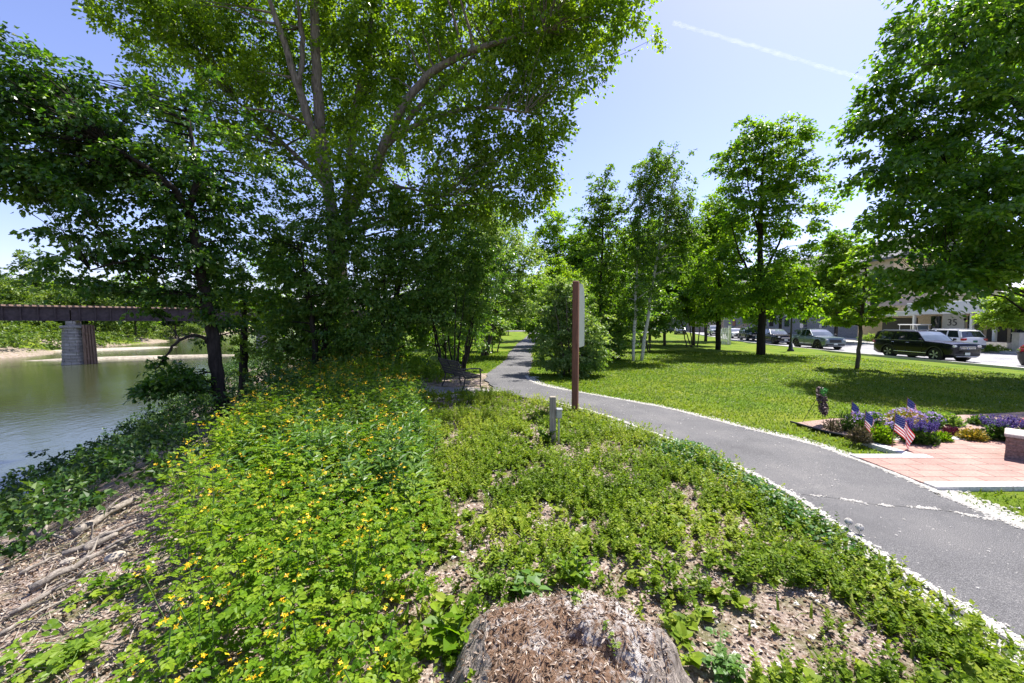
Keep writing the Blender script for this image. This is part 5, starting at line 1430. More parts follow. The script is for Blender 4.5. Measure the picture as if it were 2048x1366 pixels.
leafy('broadleaf_weed', 'jagged leaved weed at the bottom right of the stump', g3(1440, 1345), 5, 8, .11, .14, M['weed2'], LOBED, grp='broad leaved weeds', spread=.16)
leafy('broadleaf_weed', 'tall leafy weed in front of the bench', g3(940, 806), 5, 14, .13, .34, M['weed'], NARROW, grp='broad leaved weeds', spread=.2)
leafy('broadleaf_weed', 'leafy plant at the foot of the outlet post', g3(1092, 888), 8, 12, .09, .26, M['weed'], grp='broad leaved weeds', spread=.2)
leafy('vine', 'large lobed vine leaves creeping over the dead reeds at bottom left', W(170, 1290) + (float(gz(*W(170, 1290))),), 8, 6, .16, .12, M['lightleaf'], LOBED, 'vine', 'vines on the bank', .55)
leafy('vine', 'large vine leaves below the stones', W(215, 1190) + (float(gz(*W(215, 1190))),), 6, 6, .15, .12, M['weed'], LOBED, 'vine', 'vines on the bank', .4)
leafy('vine', 'sprawling vine at the lower left corner', W(60, 1335) + (float(gz(*W(60, 1335))),), 4, 5, .12, .10, M['weed'], LOBED, 'vine', 'vines on the bank', .4)
leafy('seedling', 'small bright seedling growing out of the stump', (.52, 1.98, .30), 3, 8, .045, .12, M['lightleaf'], LOBED, 'weed', 'seedlings on the stump', .05)
leafy('seedling', 'pale seedling in the crack of the stump', (.36, 2.25, .33), 3, 8, .055, .12, M['lightleaf'], OVAL, 'weed', 'seedlings on the stump', .06)
def sprig(label, px, py, Y, s):
    c = P(px, py, Y); b = np.array([c[0], c[1], float(gz(c[0], c[1]))])
    root = thing('bank_shrub', label, 'shrub', b, 0, 'loose shrubs at the water edge', world_parts=True)
    lob = [(c + rg.normal(size=3) * s * .35, np.array([s, s, s * .7])) for _ in range(4)]
    tb = MB(); pts, out = clumps(lob, 46, .5)
    for p in pts[:26]: tube(tb, curve_pts(b, p, 6, .08, .2), np.linspace(.016, .004, 6), 4, cap=False)
    tb.build('stems', M['darkb'], root)
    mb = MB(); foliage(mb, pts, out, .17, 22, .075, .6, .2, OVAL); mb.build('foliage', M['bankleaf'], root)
sprig('loose dark shrub against the water at the left edge', 60, 955, 10.5, .75)
sprig('dark shrub at the water edge below the maple branch', 170, 960, 12, .7)
sprig('leafy shrub halfway down the bank below the maple', 300, 905, 13.5, .9)
sprig('dark green shrub beside the driftwood pile', 75, 1115, 6.2, .35)

for k, (px, py) in enumerate(((1695, 1048), (1717, 1057))):
    c = G(px, py + 20); root = thing('dandelion', ['white dandelion clock standing left at the path edge', 'smaller dandelion clock to the right at the path edge'][k], 'dandelion', (c[0], c[1], float(gz(c[0], c[1]))), 0, 'dandelion clocks')
    mb = MB(); hh = .105 - .015 * k; tube(mb, [(0, 0, -.01), (.005, 0, hh)], .0025, 5); mb.build('stem', M['stem'], root)
    mb = MB(); d = norm(rg.normal(size=(160, 3))); inst(mb, *TUFT, np.array([.005, 0, hh + .012]) + d * .026, np.cross(d, [.3, .5, .8]), d, .020, .5)
    lathe(mb, [(0.0001, -.006), (.006, 0), (.0001, .006)], (.005, 0, hh + .012), 8); mb.build('seed_head', M['fluff'], root)

# ------------------------------------------------------------------ vehicles
M['tyre'] = plain('tyre rubber', (.022, .022, .023), .85, var=.2)
M['alloy'] = plain('alloy wheel', (.66, .66, .67), .5, .35, var=.05)
M['darkalloy'] = plain('dark alloy wheel', (.12, .12, .125), .35, .8, var=.05)
M['trim'] = plain('black plastic trim', (.025, .025, .027), .6)
M['chrome'] = plain('chrome', (.75, .75, .77), .12, 1.0, var=.03)
M['lamp'] = plain('clear headlamp', (.62, .64, .66), .08, .2, .8, var=.1, nscale=30)
M['tail'] = plain('red tail lamp', (.32, .012, .015), .15, 0, .7)
M['plate'] = plain('pale number plate', (.60, .64, .62), .5)
M['greenplate'] = plain('green number plate', (.02, .13, .07), .5)
M['glass'] = glassmat('tinted car glass')
M['shield'] = glassmat('windscreen glass', (.10, .13, .16), .03)
def paint(name, c, metal=.0, rough=.22): return plain(name, c, rough, metal, .45, var=.05, nscale=1.5, coat=.4)
M['pblack'] = plain('black car paint', (.007, .007, .012), .25, 0, .22, var=.05, nscale=1.5, coat=.12); M['pgrey'] = paint('slate blue car paint', (.125, .17, .195), .3)
M['pwhite'] = paint('white car paint', (.74, .74, .73), 0); M['psilver'] = paint('silver car paint', (.45, .46, .47), .5)
M['pdark'] = paint('charcoal car paint', (.035, .037, .042))

def evalmesh(o):
    dg = bpy.context.evaluated_depsgraph_get(); dg.update()
    me = bpy.data.meshes.new_from_object(o.evaluated_get(dg)); old = o.data
    o.modifiers.clear(); o.data = me; bpy.data.meshes.remove(old)

def vehicle(name, label, cat, loc, rz, body, rim, L=5.1, W_=1.99, H=1.80, wb=2.98, rw=.40, hood=1.17, belt=1.19, cowl=1.0, rfx=.40, rrx=-2.25, tailx=-2.50,
            bed=None, plate='plate', group=None, fo=.92, spokes=5, rails=True, emblem=False, simple_=False):
    root = thing(name, label, cat, loc, rz, group)
    xf_, xr_ = L / 2, -L / 2; w = W_ / 2; fx = xf_ - fo; rx = fx - wb
    st = [(xf_, .40, hood - .20, .80), (xf_ - .05, .32, hood - .10, .89), (xf_ - .22, .25, hood - .06, .955), (xf_ - .6, .23, hood - .01, .99), (cowl + .25, .23, hood + .03, 1), (cowl, .23, belt, 1),
          (0, .23, belt + .005, 1), (-.9, .23, belt + .01, 1.0), (-1.7, .23, belt + .02, 1.0), (xr_ + .35, .24, belt + .02, .985), (xr_ + .10, .30, belt, .93), (xr_, .40, belt - .16, .86)]
    V = []; K = 15
    for (x, z0, z1, f) in st:
        ww = w * f; m = z0 + (z1 - z0) * .5
        half = [(0, z0), (ww * .84, z0), (ww * .955, z0 + .10), (ww * .99, m - .12), (ww, m + .08), (ww * .985, z1 - .12), (ww * .93, z1 - .02), (ww * .55, z1 + .02)]
        ring = [(x, y, z) for y, z in half] + [(x, 0, z1 + .035)] + [(x, -y, z) for y, z in half[::-1][:-1]]
        V += ring; K = len(ring)
    n = len(st); i = np.arange(n - 1)[:, None] * K; j = np.arange(K)[None]; k = (j + 1) % K
    mb = MB(); mb.add(V, [np.stack([i + j, i + k, i + K + k, i + K + j], -1).reshape(-1, 4), np.arange(K)[::-1], (n - 1) * K + np.arange(K)])
    hull = mb.build('body', body, root, smooth=False)
    cut = MB()
    for cx in (fx, rx):
        for s in (-1, 1):
            V_ = MB(); lathe(cut, [(.0001, s * (w + .3)), (rw + .075, s * (w + .3)), (rw + .075, s * (w - .30)), (.0001, s * (w - .30))], (cx, 0, rw), 28, 'y')
    if bed: cbox(cut, ((bed[0] + bed[1]) / 2, 0, belt + .12), (bed[1] - bed[0], W_ - .30, .9))
    co = cut.build('cutter', body); bm = bmesh.new(); bm.from_mesh(co.data); bmesh.ops.remove_doubles(bm, verts=bm.verts, dist=.0005); bmesh.ops.recalc_face_normals(bm, faces=bm.faces); bm.to_mesh(co.data); bm.free()
    bm = bmesh.new(); bm.from_mesh(hull.data); bmesh.ops.recalc_face_normals(bm, faces=bm.faces); bm.to_mesh(hull.data); bm.free()
    co.parent = root
    md = hull.modifiers.new('cut', 'BOOLEAN'); md.operation = 'DIFFERENCE'; md.object = co; md.solver = 'EXACT'
    evalmesh(hull); bpy.data.objects.remove(co)
    bm = bmesh.new(); bm.from_mesh(hull.data)
    for f in bm.faces: f.smooth = True
    for e in bm.edges:
        if len(e.link_faces) == 2 and e.calc_face_angle(0) > .7: e.smooth = False
    bm.to_mesh(hull.data); bm.free()
    # greenhouse
    gb = bed[1] + .05 if bed else tailx
    gs = [(cowl, belt + .01), (cowl - (cowl - rfx) * .5, belt + (H - belt) * .56), (rfx, H - .055), (rfx - .3, H - .01), ((rfx + rrx) / 2, H), (rrx, H - .03), (rrx - .12, H - .11), (gb, belt + .01)]
    def wy(z): return w * (.93 - .20 * (z - belt) / (H - belt))
    parts = {'windscreen': MB(), 'side_window': MB(), 'side_window ': MB(), 'roof': MB(), 'rear_window': MB()}
    Q = []
    for (x, z) in gs: Q.append([(x, wy(belt), belt - .01), (x, wy(z - .03), max(z - .03, belt)), (x, wy(z) * .93, z), (x, 0, z + .03)])
    for a in range(len(gs) - 1):
        kind = 'windscreen' if a < 2 else ('rear_window' if a >= len(gs) - 2 else 'roof')
        A, B = Q[a], Q[a + 1]
        for s in (1, -1):
            f = lambda p: (p[0], p[1] * s, p[2])
            for (u, part) in ((0, 'side_window'), (1, kind), (2, kind)):
                q_ = [f(A[u]), f(A[u + 1]), f(B[u + 1]), f(B[u])]
                if s > 0: q_ = q_[::-1]
                parts[part + (' ' if part == 'side_window' and s < 0 else '')].add(q_, np.array([0, 1, 2, 3]))
    mats = {'windscreen': M['shield'], 'side_window': M['glass'], 'roof': body, 'rear_window': M['glass']}
    for kq, m_ in parts.items(): m_.build(kq.strip(), mats[kq.strip()], root)
    # pillars
    mb = MB()
    def pil(x0, x1, wd, zt_=None, proud=.008):
        zt_ = zt_ or H - .07
        for s in (1, -1):
            P_ = [(x0 - wd / 2, s * (wy(belt) + proud), belt), (x0 + wd / 2, s * (wy(belt) + proud), belt), (x1 + wd / 2, s * (wy(zt_) + proud), zt_), (x1 - wd / 2, s * (wy(zt_) + proud), zt_)]
            inn = [(p[0], p[1] - s * .03, p[2]) for p in P_]
            q_ = np.array([[0, 1, 2, 3], [7, 6, 5, 4], [0, 4, 5, 1], [1, 5, 6, 2], [2, 6, 7, 3], [3, 7, 4, 0]])
            mb.add(P_ + inn, q_ if s < 0 else q_[:, ::-1])
    pil(cowl - .02, rfx, .09); pil(cowl - 1.12, cowl - 1.16, .09); pil(gb + .12, rrx - .02, .22)
    if not bed: pil(cowl - 2.10, cowl - 2.06, .10)
    # frame along the roof edge
    for s in (1, -1): tube(mb, [(cowl, s * (wy(belt) + .004), belt + .01), (rfx, s * (wy(H - .06)), H - .06), ((rfx + rrx) / 2, s * wy(H - .03), H - .03), (rrx, s * wy(H - .05), H - .05), (gb + .03, s * wy(belt + .03), belt + .03)], .028, 6)
    mb.build('pillars', body, root)
    # wheels
    tb, rb = MB(), MB()
    lathe(tb, [(rw * .62, -.115), (rw * .9, -.12), (rw * .985, -.09), (rw, 0), (rw * .985, .09), (rw * .9, .12), (rw * .62, .115), (rw * .60, 0), (rw * .62, -.115)], (0, 0, 0), 28, 'y')
    lathe(rb, [(rw * .66, .10), (rw * .645, .122), (rw * .60, .122), (rw * .57, .05), (.05, .045), (.0001, .045)], (0, 0, 0), 28, 'y', 1)
    lathe(rb, [(.085, .04), (.08, .115), (.0001, .12)], (0, 0, 0), 14, 'y', 0)
    for q_ in range(spokes):
        for dv in (-.16, .16):
            a = q_ / spokes * 2 * math.pi; c_, s_ = math.cos(a + dv * .4), math.sin(a + dv * .4)
            cbox(rb, (c_ * rw * .34, .10, s_ * rw * .34), (rw * .58, .03, .045), 0, 0, roty(-(a + dv)))
    first = None
    for cx in (fx, rx):
        for s in (1, -1):
            wo = bpy.data.objects.new('wheel', None); COL.objects.link(wo); wo.parent = root; wo.location = (cx, s * (w - .135), rw); wo.rotation_euler = (0, 0, 0 if s > 0 else math.pi)
            if first is None:
                a_ = tb.build('tyre', M['tyre'], wo, True); b_ = rb.build('rim', [M[rim], M['trim']], wo); first = (a_, b_)
            else:
                for src in first:
                    d_ = src.copy(); COL.objects.link(d_); d_.parent = wo
    mb = MB()
    for cx in (fx, rx):
        for s in (1, -1): lathe(mb, [(rw + .07, s * (w - .285)), (.0001, s * (w - .285))], (cx, 0, rw), 24, 'y')
        for s in (1, -1):      # arch lip
            t_ = np.linspace(-.15, math.pi + .15, 18); ri, ro = rw + .055, rw + .12
            p = [(cx + ri * math.cos(a), s * (w + .012), rw + ri * math.sin(a)) for a in t_] + [(cx + ro * math.cos(a), s * (w + .004), rw + ro * math.sin(a)) for a in t_] + [(cx + ri * math.cos(a), s * (w - .06), rw + ri * math.sin(a)) for a in t_]
            jj = np.arange(17); f1 = np.stack([jj, jj + 1, jj + 19, jj + 18], -1); f2 = np.stack([jj, jj + 36, jj + 37, jj + 1], -1); mb.add(p, np.r_[f1, f2])
    for s in (1, -1): cbox(mb, ((fx + rx) / 2, s * (w - .015), .30), (wb - 2 * rw - .2, .05, .16), .015)
    cbox(mb, (0, 0, .32), (L - 1.0, W_ - .68, .2)); mb.build('trim', M['trim'], root)
    # front
    zc = hood - .25
    mb = MB(); cbox(mb, (xf_ - .005, 0, zc - .10), (.05, W_ * .50, .26), .02); gr = mb.build('grille', M['trim'], root)
    mb = MB()
    for dz in (-.04, .06): cbox(mb, (xf_ + .022, 0, zc - .07 + dz), (.02, W_ * .49, .025), .004)
    mb.build('grille_bars', M['chrome'] if not simple_ else M['trim'], gr)
    if emblem:
        for s in (1, -1):
            mb = MB(); tube(mb, [(cowl - .05, s * (wy(belt) + .022), belt + .005), (gb + .1, s * (wy(belt) + .022), belt + .005)], .014, 5); mb.build('window_trim', M['chrome'], root)
            mb = MB(); cbox(mb, ((fx + rx) / 2, s * (w + .012), .47), (wb - .9, .02, .03), .005); mb.build('sill_strip', M['chrome'], root)
        mb = MB(); t_ = np.linspace(0, 2 * np.pi, 20); tube(mb, [(xf_ + .045, .07 * math.cos(a), zc - .07 + .07 * math.sin(a)) for a in t_], .010, 5)
        for seg in (((-.04, .05), (0, .0), (.04, .05)), ((-.05, .02), (-.025, -.05), (0, 0), (.025, -.05), (.05, .02))): tube(mb, [(xf_ + .045, a, zc - .07 + b) for a, b in seg], .007, 4)
        mb.build('emblem', M['chrome'], root)
    for s in (1, -1):
        mb = MB(); cbox(mb, (xf_ - .13, s * w * .70, zc + .02), (.30, w * .34, .12), .03, 0, rotz(-s * .28)); mb.build('headlight', M['lamp'], root)
        mb = MB(); cbox(mb, (xr_ + .10, s * w * .80, belt - .16), (.26, w * .30, .17), .03, 0, rotz(s * .25)); mb.build('tail_light', M['tail'], root)
        mb = MB(); cbox(mb, (cowl - .10, s * (w + .10), belt + .10), (.13, .20, .15), .04); mb.build('mirror', body if not simple_ else M['trim'], root)
        for hx in (cowl - 1.0, cowl - 2.0): mb = MB(); cbox(mb, (hx, s * (w + .006), belt - .13), (.20, .03, .03), .008); mb.build('door_handle', M['chrome'], root)
        mb = MB()
        for hx in (cowl - .12, cowl - 1.14, cowl - 2.08): cbox(mb, (hx, s * (w - .002), .72), (.012, .012, .72))
        cbox(mb, ((fx + rx) / 2, s * (w + .004), .60), (wb - .7, .016, .018), .003); mb.build('door_seam', M['trim'], root)
    mb = MB(); cbox(mb, (xf_ - .03, 0, .45), (.10, W_ * .80, .14), .03); mb.build('bumper', M['trim'], root)
    mb = MB(); cbox(mb, (xf_ - .02, 0, .34), (.12, W_ * .66, .05), .015); mb.build('skid_plate', M['steel'], root)
    mb = MB(); cbox(mb, (xr_ + .02, 0, .50), (.10, W_ * .84, .22), .03); mb.build('rear_bumper', M['trim'], root)
    mb = MB(); cbox(mb, (xf_ + .035, -.0, .50), (.015, .31, .155), .004); mb.build('number_plate', M[plate], root); mb = MB(); cbox(mb, (xr_ - .012, 0, belt - .30), (.03, .31, .155), .004); mb.build('number_plate', M[plate], root)
    if rails:
        for s in (1, -1): mb = MB(); tube(mb, [(rfx - .2, s * w * .66, H), (rfx - .3, s * w * .66, H + .06), (rrx + .25, s * w * .66, H + .05), (rrx + .1, s * w * .66, H - .02)], .024, 6); mb.build('roof_rail', M['steel'], root)
    return root
RZ = ROAD_Z + .002
H0 = -math.pi / 2
def at_kerb(y, off, d=0):
    return (float(kerb_x(y)) + .15 + off, y, RZ)
def heading(y): return H0 + math.atan2(float(kerb_x(y + 1) - kerb_x(y - 1)), 2) * -1
CG = 'cars parked along the kerb'
vehicle('parked_car', 'large black suv with bright alloy wheels parked nearest along the kerb', 'car', (26.85, 26.0, RZ), H0 + .01, M['pblack'], 'alloy', emblem=True, group=CG)
vehicle('pickup_truck', 'slate blue four door pickup truck parked behind the large black suv', 'pickup', (28.0, 36.6, RZ), heading(36.6), M['pgrey'], 'darkalloy', L=5.07, W_=1.90, H=1.75, wb=3.07, hood=1.10, belt=1.16, cowl=.95, rfx=.25, rrx=-.75, tailx=-1.0, bed=(-2.35, -1.02), rails=False, group=CG, simple_=True, fo=.9)
vehicle('parked_car', 'black crossover parked behind the slate blue pickup', 'car', (29.6, 44.6, RZ), heading(44.6), M['pblack'], 'darkalloy', L=4.5, W_=1.84, H=1.66, wb=2.68, rw=.36, hood=1.02, belt=1.06, cowl=.80, rfx=.05, rrx=-1.65, tailx=-2.1, fo=.9, rails=False, group=CG)
vehicle('parked_car', 'black crossover partly behind the tall maple trunk', 'car', (31.9, 53.2, RZ), heading(53.2), M['pblack'], 'alloy', L=4.6, W_=1.85, H=1.68, wb=2.7, rw=.36, hood=1.03, belt=1.07, cowl=.80, rfx=.05, rrx=-1.7, tailx=-2.15, fo=.9, group=CG)
vehicle('parked_car', 'white low car parked behind the two black crossovers', 'car', (34.0, 60.5, RZ), heading(60.5), M['pwhite'], 'alloy', L=4.6, W_=1.80, H=1.46, wb=2.7, rw=.33, hood=.92, belt=.95, cowl=.85, rfx=.15, rrx=-1.2, tailx=-1.95, fo=.9, rails=False, group=CG)
vehicle('parked_car', 'white suv seen from the rear parked by the entrance with house number', 'car', (36.0, 33.3, RZ), math.pi / 2 - .02, M['pwhite'], 'alloy', L=4.9, W_=1.95, H=1.78, plate='greenplate', cowl=.9, tailx=-2.35, rrx=-1.95, wb=2.9)
vehicle('pickup_truck', 'pale pickup truck facing the lawn far down the street', 'pickup', (36.6, 72.0, RZ), heading(72), M['psilver'], 'darkalloy', L=5.4, W_=2.0, H=1.85, wb=3.2, hood=1.18, belt=1.22, cowl=.95, rfx=.3, rrx=-.75, tailx=-1.0, bed=(-2.5, -1.02), rails=False, simple_=True)
for k, (x, y, pm, lab) in enumerate([(32.5, 77, 'pdark', 'charcoal car in the shade beyond the white slatted box'), (32, 88.2, 'psilver', 'silver car far down the street behind the birches'), (27, 90.5, 'pdark', 'dark car far down the street left of the silver one')]):
    vehicle('parked_car', lab, 'car', (x, y, RZ + (.0 if y < 80 else .35)), heading(70), M[pm], 'alloy', L=4.6, W_=1.84, H=1.6, wb=2.7, rw=.35, hood=1.0, belt=1.04, cowl=.8, rfx=.05, rrx=-1.6, tailx=-2.1, fo=.9, rails=False, group='cars far down the street')

# ------------------------------------------------------------------ buildings and street furniture
M['tan'] = stonemat('tan brick', (.58, .46, .32), (.50, .39, .27), .22, .075, (.34, .29, .23))
M['siding'] = stonemat('grey clapboard', (.27, .26, .25), (.25, .245, .235), 4.0, .18, (.14, .14, .135))
M['upper'] = plain('tan render', (.56, .45, .35), .9, var=.06)
M['shingle'] = stonemat('grey shingle', (.17, .17, .18), (.13, .13, .14), .5, .16, (.07, .07, .07))
M['whitepanel'] = plain('white metal fascia', (.66, .67, .68), .5, var=.05, nscale=.8)
M['greypanel'] = plain('pale grey tile', (.50, .50, .49), .7, var=.05)
M['darkdoor'] = plain('dark brown door', (.035, .028, .024), .5)
M['winglass'] = glassmat('window glass', (.02, .025, .03), .05)
KB = 44.3
def wbox(mb, x0, x1, y0, y1, z0, z1, ch=0): cbox(mb, ((x0 + x1) / 2, (y0 + y1) / 2, (z0 + z1) / 2), (x1 - x0, y1 - y0, z1 - z0), ch)
root = thing('entrance_building', 'low tan brick building with white canopy and house number 35', 'building', (KB, 40, KERB_Z), world_parts=True)
z0 = KERB_Z
mb = MB(); wbox(mb, KB, KB + 9, 20, 51, z0, 3.95); mb.build('wall', M['tan'], root)
mb = MB(); wbox(mb, KB - 1.9, KB + 9.2, 20, 42.9, 2.85, 4.05, .03); mb.build('canopy', M['whitepanel'], root)
mb = MB(); wbox(mb, KB - .7, KB - .02, 43.1, 51.6, 2.72, 3.25, .02); mb.build('canopy', M['whitepanel'], root)
mb = MB(); wbox(mb, KB - .14, KB - .01, 38.9, 40.9, z0, 2.84); nb = mb.build('number_wall', M['greypanel'], root)
cu = bpy.data.curves.new('house_number', 'FONT'); cu.body = '35'; cu.size = .95; cu.extrude = .015; cu.align_x = 'CENTER'; cu.align_y = 'CENTER'
tmp = bpy.data.objects.new('tmp', cu); COL.objects.link(tmp)
me = bpy.data.meshes.new_from_object(tmp.evaluated_get(bpy.context.evaluated_depsgraph_get())); bpy.data.objects.remove(tmp)
no = bpy.data.objects.new('house_number', me); COL.objects.link(no); no.parent = nb
me.materials.append(plain('dark grey numerals', (.06, .06, .065), .5)); no.rotation_euler = (math.pi / 2, 0, -math.pi / 2)
no.location = (-.165, 39.95 - 40, 1.98 - z0)
for k, (ya, yb, kind) in enumerate([(41.1, 42.1, 'g'), (37.4, 38.7, 'g'), (35.6, 37.1, 'd'), (33.6, 35.3, 'g'), (43.5, 47.6, 'd'), (31.4, 32.2, 'd')]):
    zt_ = 2.65 if kind == 'g' else 2.5
    mb = MB(); wbox(mb, KB - .06, KB - .004, ya, yb, z0 + .02, zt_); w_ = mb.build('window' if kind == 'g' else 'door', M['winglass'] if kind == 'g' else M['darkdoor'], root)
    mb = MB()
    for yy_ in (ya - .06, (ya + yb) / 2, yb + .06): wbox(mb, KB - .12, KB - .062 if abs(yy_ - (ya + yb) / 2) < .1 else KB - .003, yy_ - .06, yy_ + .06, z0, zt_ + .06)
    wbox(mb, KB - .125, KB - .003, ya - .02, yb + .02, zt_, zt_ + .12); mb.build('frame', M['white'] if kind == 'g' else M['darkdoor'], w_)
for yy_ in (42.6, 37.25, 35.45):
    mb = MB(); cbox(mb, (KB - 1.3, yy_, 1.28), (.22, .22, 3.1), .01); mb.build('column', M['white'], root)
mb = MB(); cbox(mb, (KB - .22, 38.8, 2.3), (.16, .12, .22), .02); mb.build('wall_lamp', M['black'], root)

root = thing('apartment_building', 'tall tan apartment building with grey pitched roof behind the trees', 'building', (52, 70, KERB_Z), world_parts=True)
mb = MB(); wbox(mb, 49, 63, 51.5, 92, z0, 10.6); mb.build('wall', M['upper'], root)
mb = MB(); wbox(mb, 48.86, 48.99, 51.9, 92, z0, 3.2); mb.build('ground_floor_siding', M['siding'], root)
mb = MB(); V = [(48.1, 50.2, 10.4), (48.1, 93, 10.4), (56, 93, 14.4), (56, 50.2, 14.4), (64, 50.2, 10.4), (64, 93, 10.4), (48.1, 50.2, 10.1), (48.1, 93, 10.1), (64, 50.2, 10.1), (64, 93, 10.1)]
mb.add(V, [np.array([0, 3, 2, 1]), np.array([4, 5, 2, 3]), np.array([0, 1, 7, 6]), np.array([4, 8, 9, 5]), np.array([0, 6, 8, 4, 3]), np.array([1, 2, 5, 9, 7])]); mb.build('roof', M['shingle'], root)
for fl in (1.3, 4.4, 7.6):
    for yy_ in np.arange(54, 91, 4.2):
        mb = MB(); wbox(mb, 48.90, 48.985 if fl > 3 else 48.93, yy_ - .55, yy_ + .55, fl, fl + 1.5)
        if fl < 3: mb = MB(); wbox(mb, 48.78, 48.855, yy_ - .55, yy_ + .55, fl, fl + 1.3)
        w_ = mb.build('window', M['winglass'], root)
        xo = 48.89 if fl > 3 else 48.77
        mb = MB(); zz = 1.5 if fl > 3 else 1.3
        for d_ in (-.61, .61): wbox(mb, xo - .03, xo + .09, yy_ + d_ - .06, yy_ + d_ + .06, fl - .05, fl + zz + .05)
        wbox(mb, xo - .04, xo + .088, yy_ - .56, yy_ + .56, fl + zz, fl + zz + .12); wbox(mb, xo - .06, xo + .087, yy_ - .66, yy_ + .66, fl - .14, fl - .051); mb.build('frame', M['white'], w_)
for yy_ in (57.5, 66, 74): 
    mb = MB(); cbox(mb, (48.80, yy_, 6.9), (.12, .12, 7.2)); mb.build('downpipe', M['white'], root)
root = thing('grey_house', 'pale grey house far behind the street trees', 'building', (52, 112, KERB_Z), world_parts=True)
mb = MB(); wbox(mb, 44, 58, 100, 118, z0, 6.5); mb.build('wall', M['siding'], root)
mb = MB(); mb.add([(43.4, 99.4, 6.4), (43.4, 118.6, 6.4), (51, 118.6, 10.5), (51, 99.4, 10.5), (58.6, 99.4, 6.4), (58.6, 118.6, 6.4)], [np.array([0, 3, 2, 1]), np.array([4, 5, 2, 3]), np.array([0, 4, 3]), np.array([1, 2, 5])]); mb.build('roof', M['shingle'], root)
mb = MB()
for yy_ in (103, 108, 113): wbox(mb, 43.92, 43.99, yy_ - .6, yy_ + .6, 3.5, 5.1)
mb.build('windows', M['winglass'], root)
root = thing('brick_house', 'low reddish house beyond the cross street', 'building', (15, 125, 0), world_parts=True)
mb = MB(); wbox(mb, 8, 26, 122, 132, -.5, 5.5); mb.build('wall', stonemat('red brick', (.30, .13, .09), (.24, .10, .07), .25, .08, (.3, .27, .24)), root)
mb = MB(); mb.add([(7.4, 121.4, 5.4), (26.6, 121.4, 5.4), (26.6, 127, 9), (7.4, 127, 9), (7.4, 132.6, 5.4), (26.6, 132.6, 5.4)], [np.array([0, 1, 2, 3]), np.array([5, 4, 3, 2]), np.array([0, 3, 4]), np.array([1, 5, 2])]); mb.build('roof', M['shingle'], root)

# golf cart by the entrance
c = P(1828, 660, 41.5); root = thing('golf_cart', 'small white golf cart with flat roof parked by the entrance', 'golf cart', (c[0], 41.5, KERB_Z + .03), -math.pi / 2)
mb = MB(); cbox(mb, (0, 0, .48), (2.3, 1.15, .36), .08); cbox(mb, (.85, 0, .80), (.5, 1.1, .36), .1); cbox(mb, (-.85, 0, .78), (.5, 1.1, .3), .05); mb.build('body', M['pwhite'], root)
mb = MB(); cbox(mb, (-.05, 0, .78), (.6, 1.05, .14), .04); cbox(mb, (-.4, 0, 1.08), (.12, 1.05, .5), .04); mb.build('seat', M['trim'], root)
mb = MB(); cbox(mb, (0, 0, 2.02), (2.2, 1.4, .10), .04); mb.build('roof', M['pwhite'], root)
mb = MB()
for sx in (-.95, .85):
    for s in (-1, 1): tube(mb, [(sx + (.15 if sx > 0 else 0), s * .55, .9), (sx, s * .6, 1.98)], .025, 6)
mb.build('roof_posts', M['white'], root)
mb = MB(); mb.add([(.98, -.55, .98), (.98, .55, .98), (.86, .58, 1.95), (.86, -.58, 1.95)], np.array([0, 1, 2, 3])); mb.build('windscreen', M['shield'], root)
for sx in (-.75, .75):
    for s in (-1, 1): mb = MB(); lathe(mb, [(.0001, -.1), (.2, -.1), (.24, -.06), (.24, .06), (.2, .1), (.0001, .1)], (sx, s * .52, .24), 16, 'y'); mb.build('wheel', M['tyre'], root)

def lamp_post(label, px, Y, h):
    b = onground(px, Y); root = thing('street_lamp', label, 'street lamp', b)
    mb = MB(); lathe(mb, [(.24, 0), (.24, .10), (.16, .16), (.13, .5), (.10, .55), (.07, .7), (.055, h - .5), (.08, h - .45), (.05, h - .4)], seg=14); mb.build('pole', M['black'], root, True)
    mb = MB(); lathe(mb, [(.06, h - .4), (.17, h - .1), (.19, h + .15), (.15, h + .2)], seg=14); mb.build('lantern', M['winglass'], root, True)
    mb = MB(); lathe(mb, [(.22, h + .18), (.20, h + .25), (.05, h + .42), (.0001, h + .5)], seg=14); mb.build('cap', M['black'], root, True)
lamp_post('black street lamp in front of the black crossover', 1583, 31.2, 3.6)
lamp_post('black street lamp on the far pavement by the young tree', 1745, 51.5, 3.6)
def sign(label, px, Y, h, w, hh):
    b = onground(px, Y); b[2] = KERB_Z; root = thing('parking_sign', label, 'sign', b, .1, 'small white parking signs')
    mb = MB(); tube(mb, [(0, 0, 0), (0, 0, h)], .025, 8); mb.build('pole', M['steel'], root)
    mb = MB(); cbox(mb, (0, -.03, h - hh / 2), (w, .01, hh), .003); mb.build('plate', M['white'], root)
sign('small white parking sign above the roof of the crossovers', 1603, 60, 2.1, .5, .6)
sign('small white parking sign above the pickup bed', 1641, 58, 2.0, .4, .5)
sign('white parking sign on the far pavement left of the suv', 1742, 52, 1.8, .45, .7)
# white slatted utility box
b = onground(1449, 41); root = thing('utility_box', 'white slatted utility enclosure beside the shorter maple', 'utility box', b, -.3)
for (x, y, r_) in ((0, -.4, 0), (0, .4, 0), (-.5, 0, 1), (.5, 0, 1)):
    mb = MB()
    for t in np.linspace(-.42, .42, 6): cbox(mb, (x + (t if not r_ else 0), y + (t * .9 if r_ else 0), .85), (.10 if not r_ else .03, .03 if not r_ else .10, 1.7), .004)
    mb.build('slatted_side', M['white'], root)
mb = MB()
for sx in (-.5, .5):
    for sy in (-.4, .4): cbox(mb, (sx, sy, .95), (.1, .1, 1.95), .008)
mb.build('corner_posts', M['white'], root)
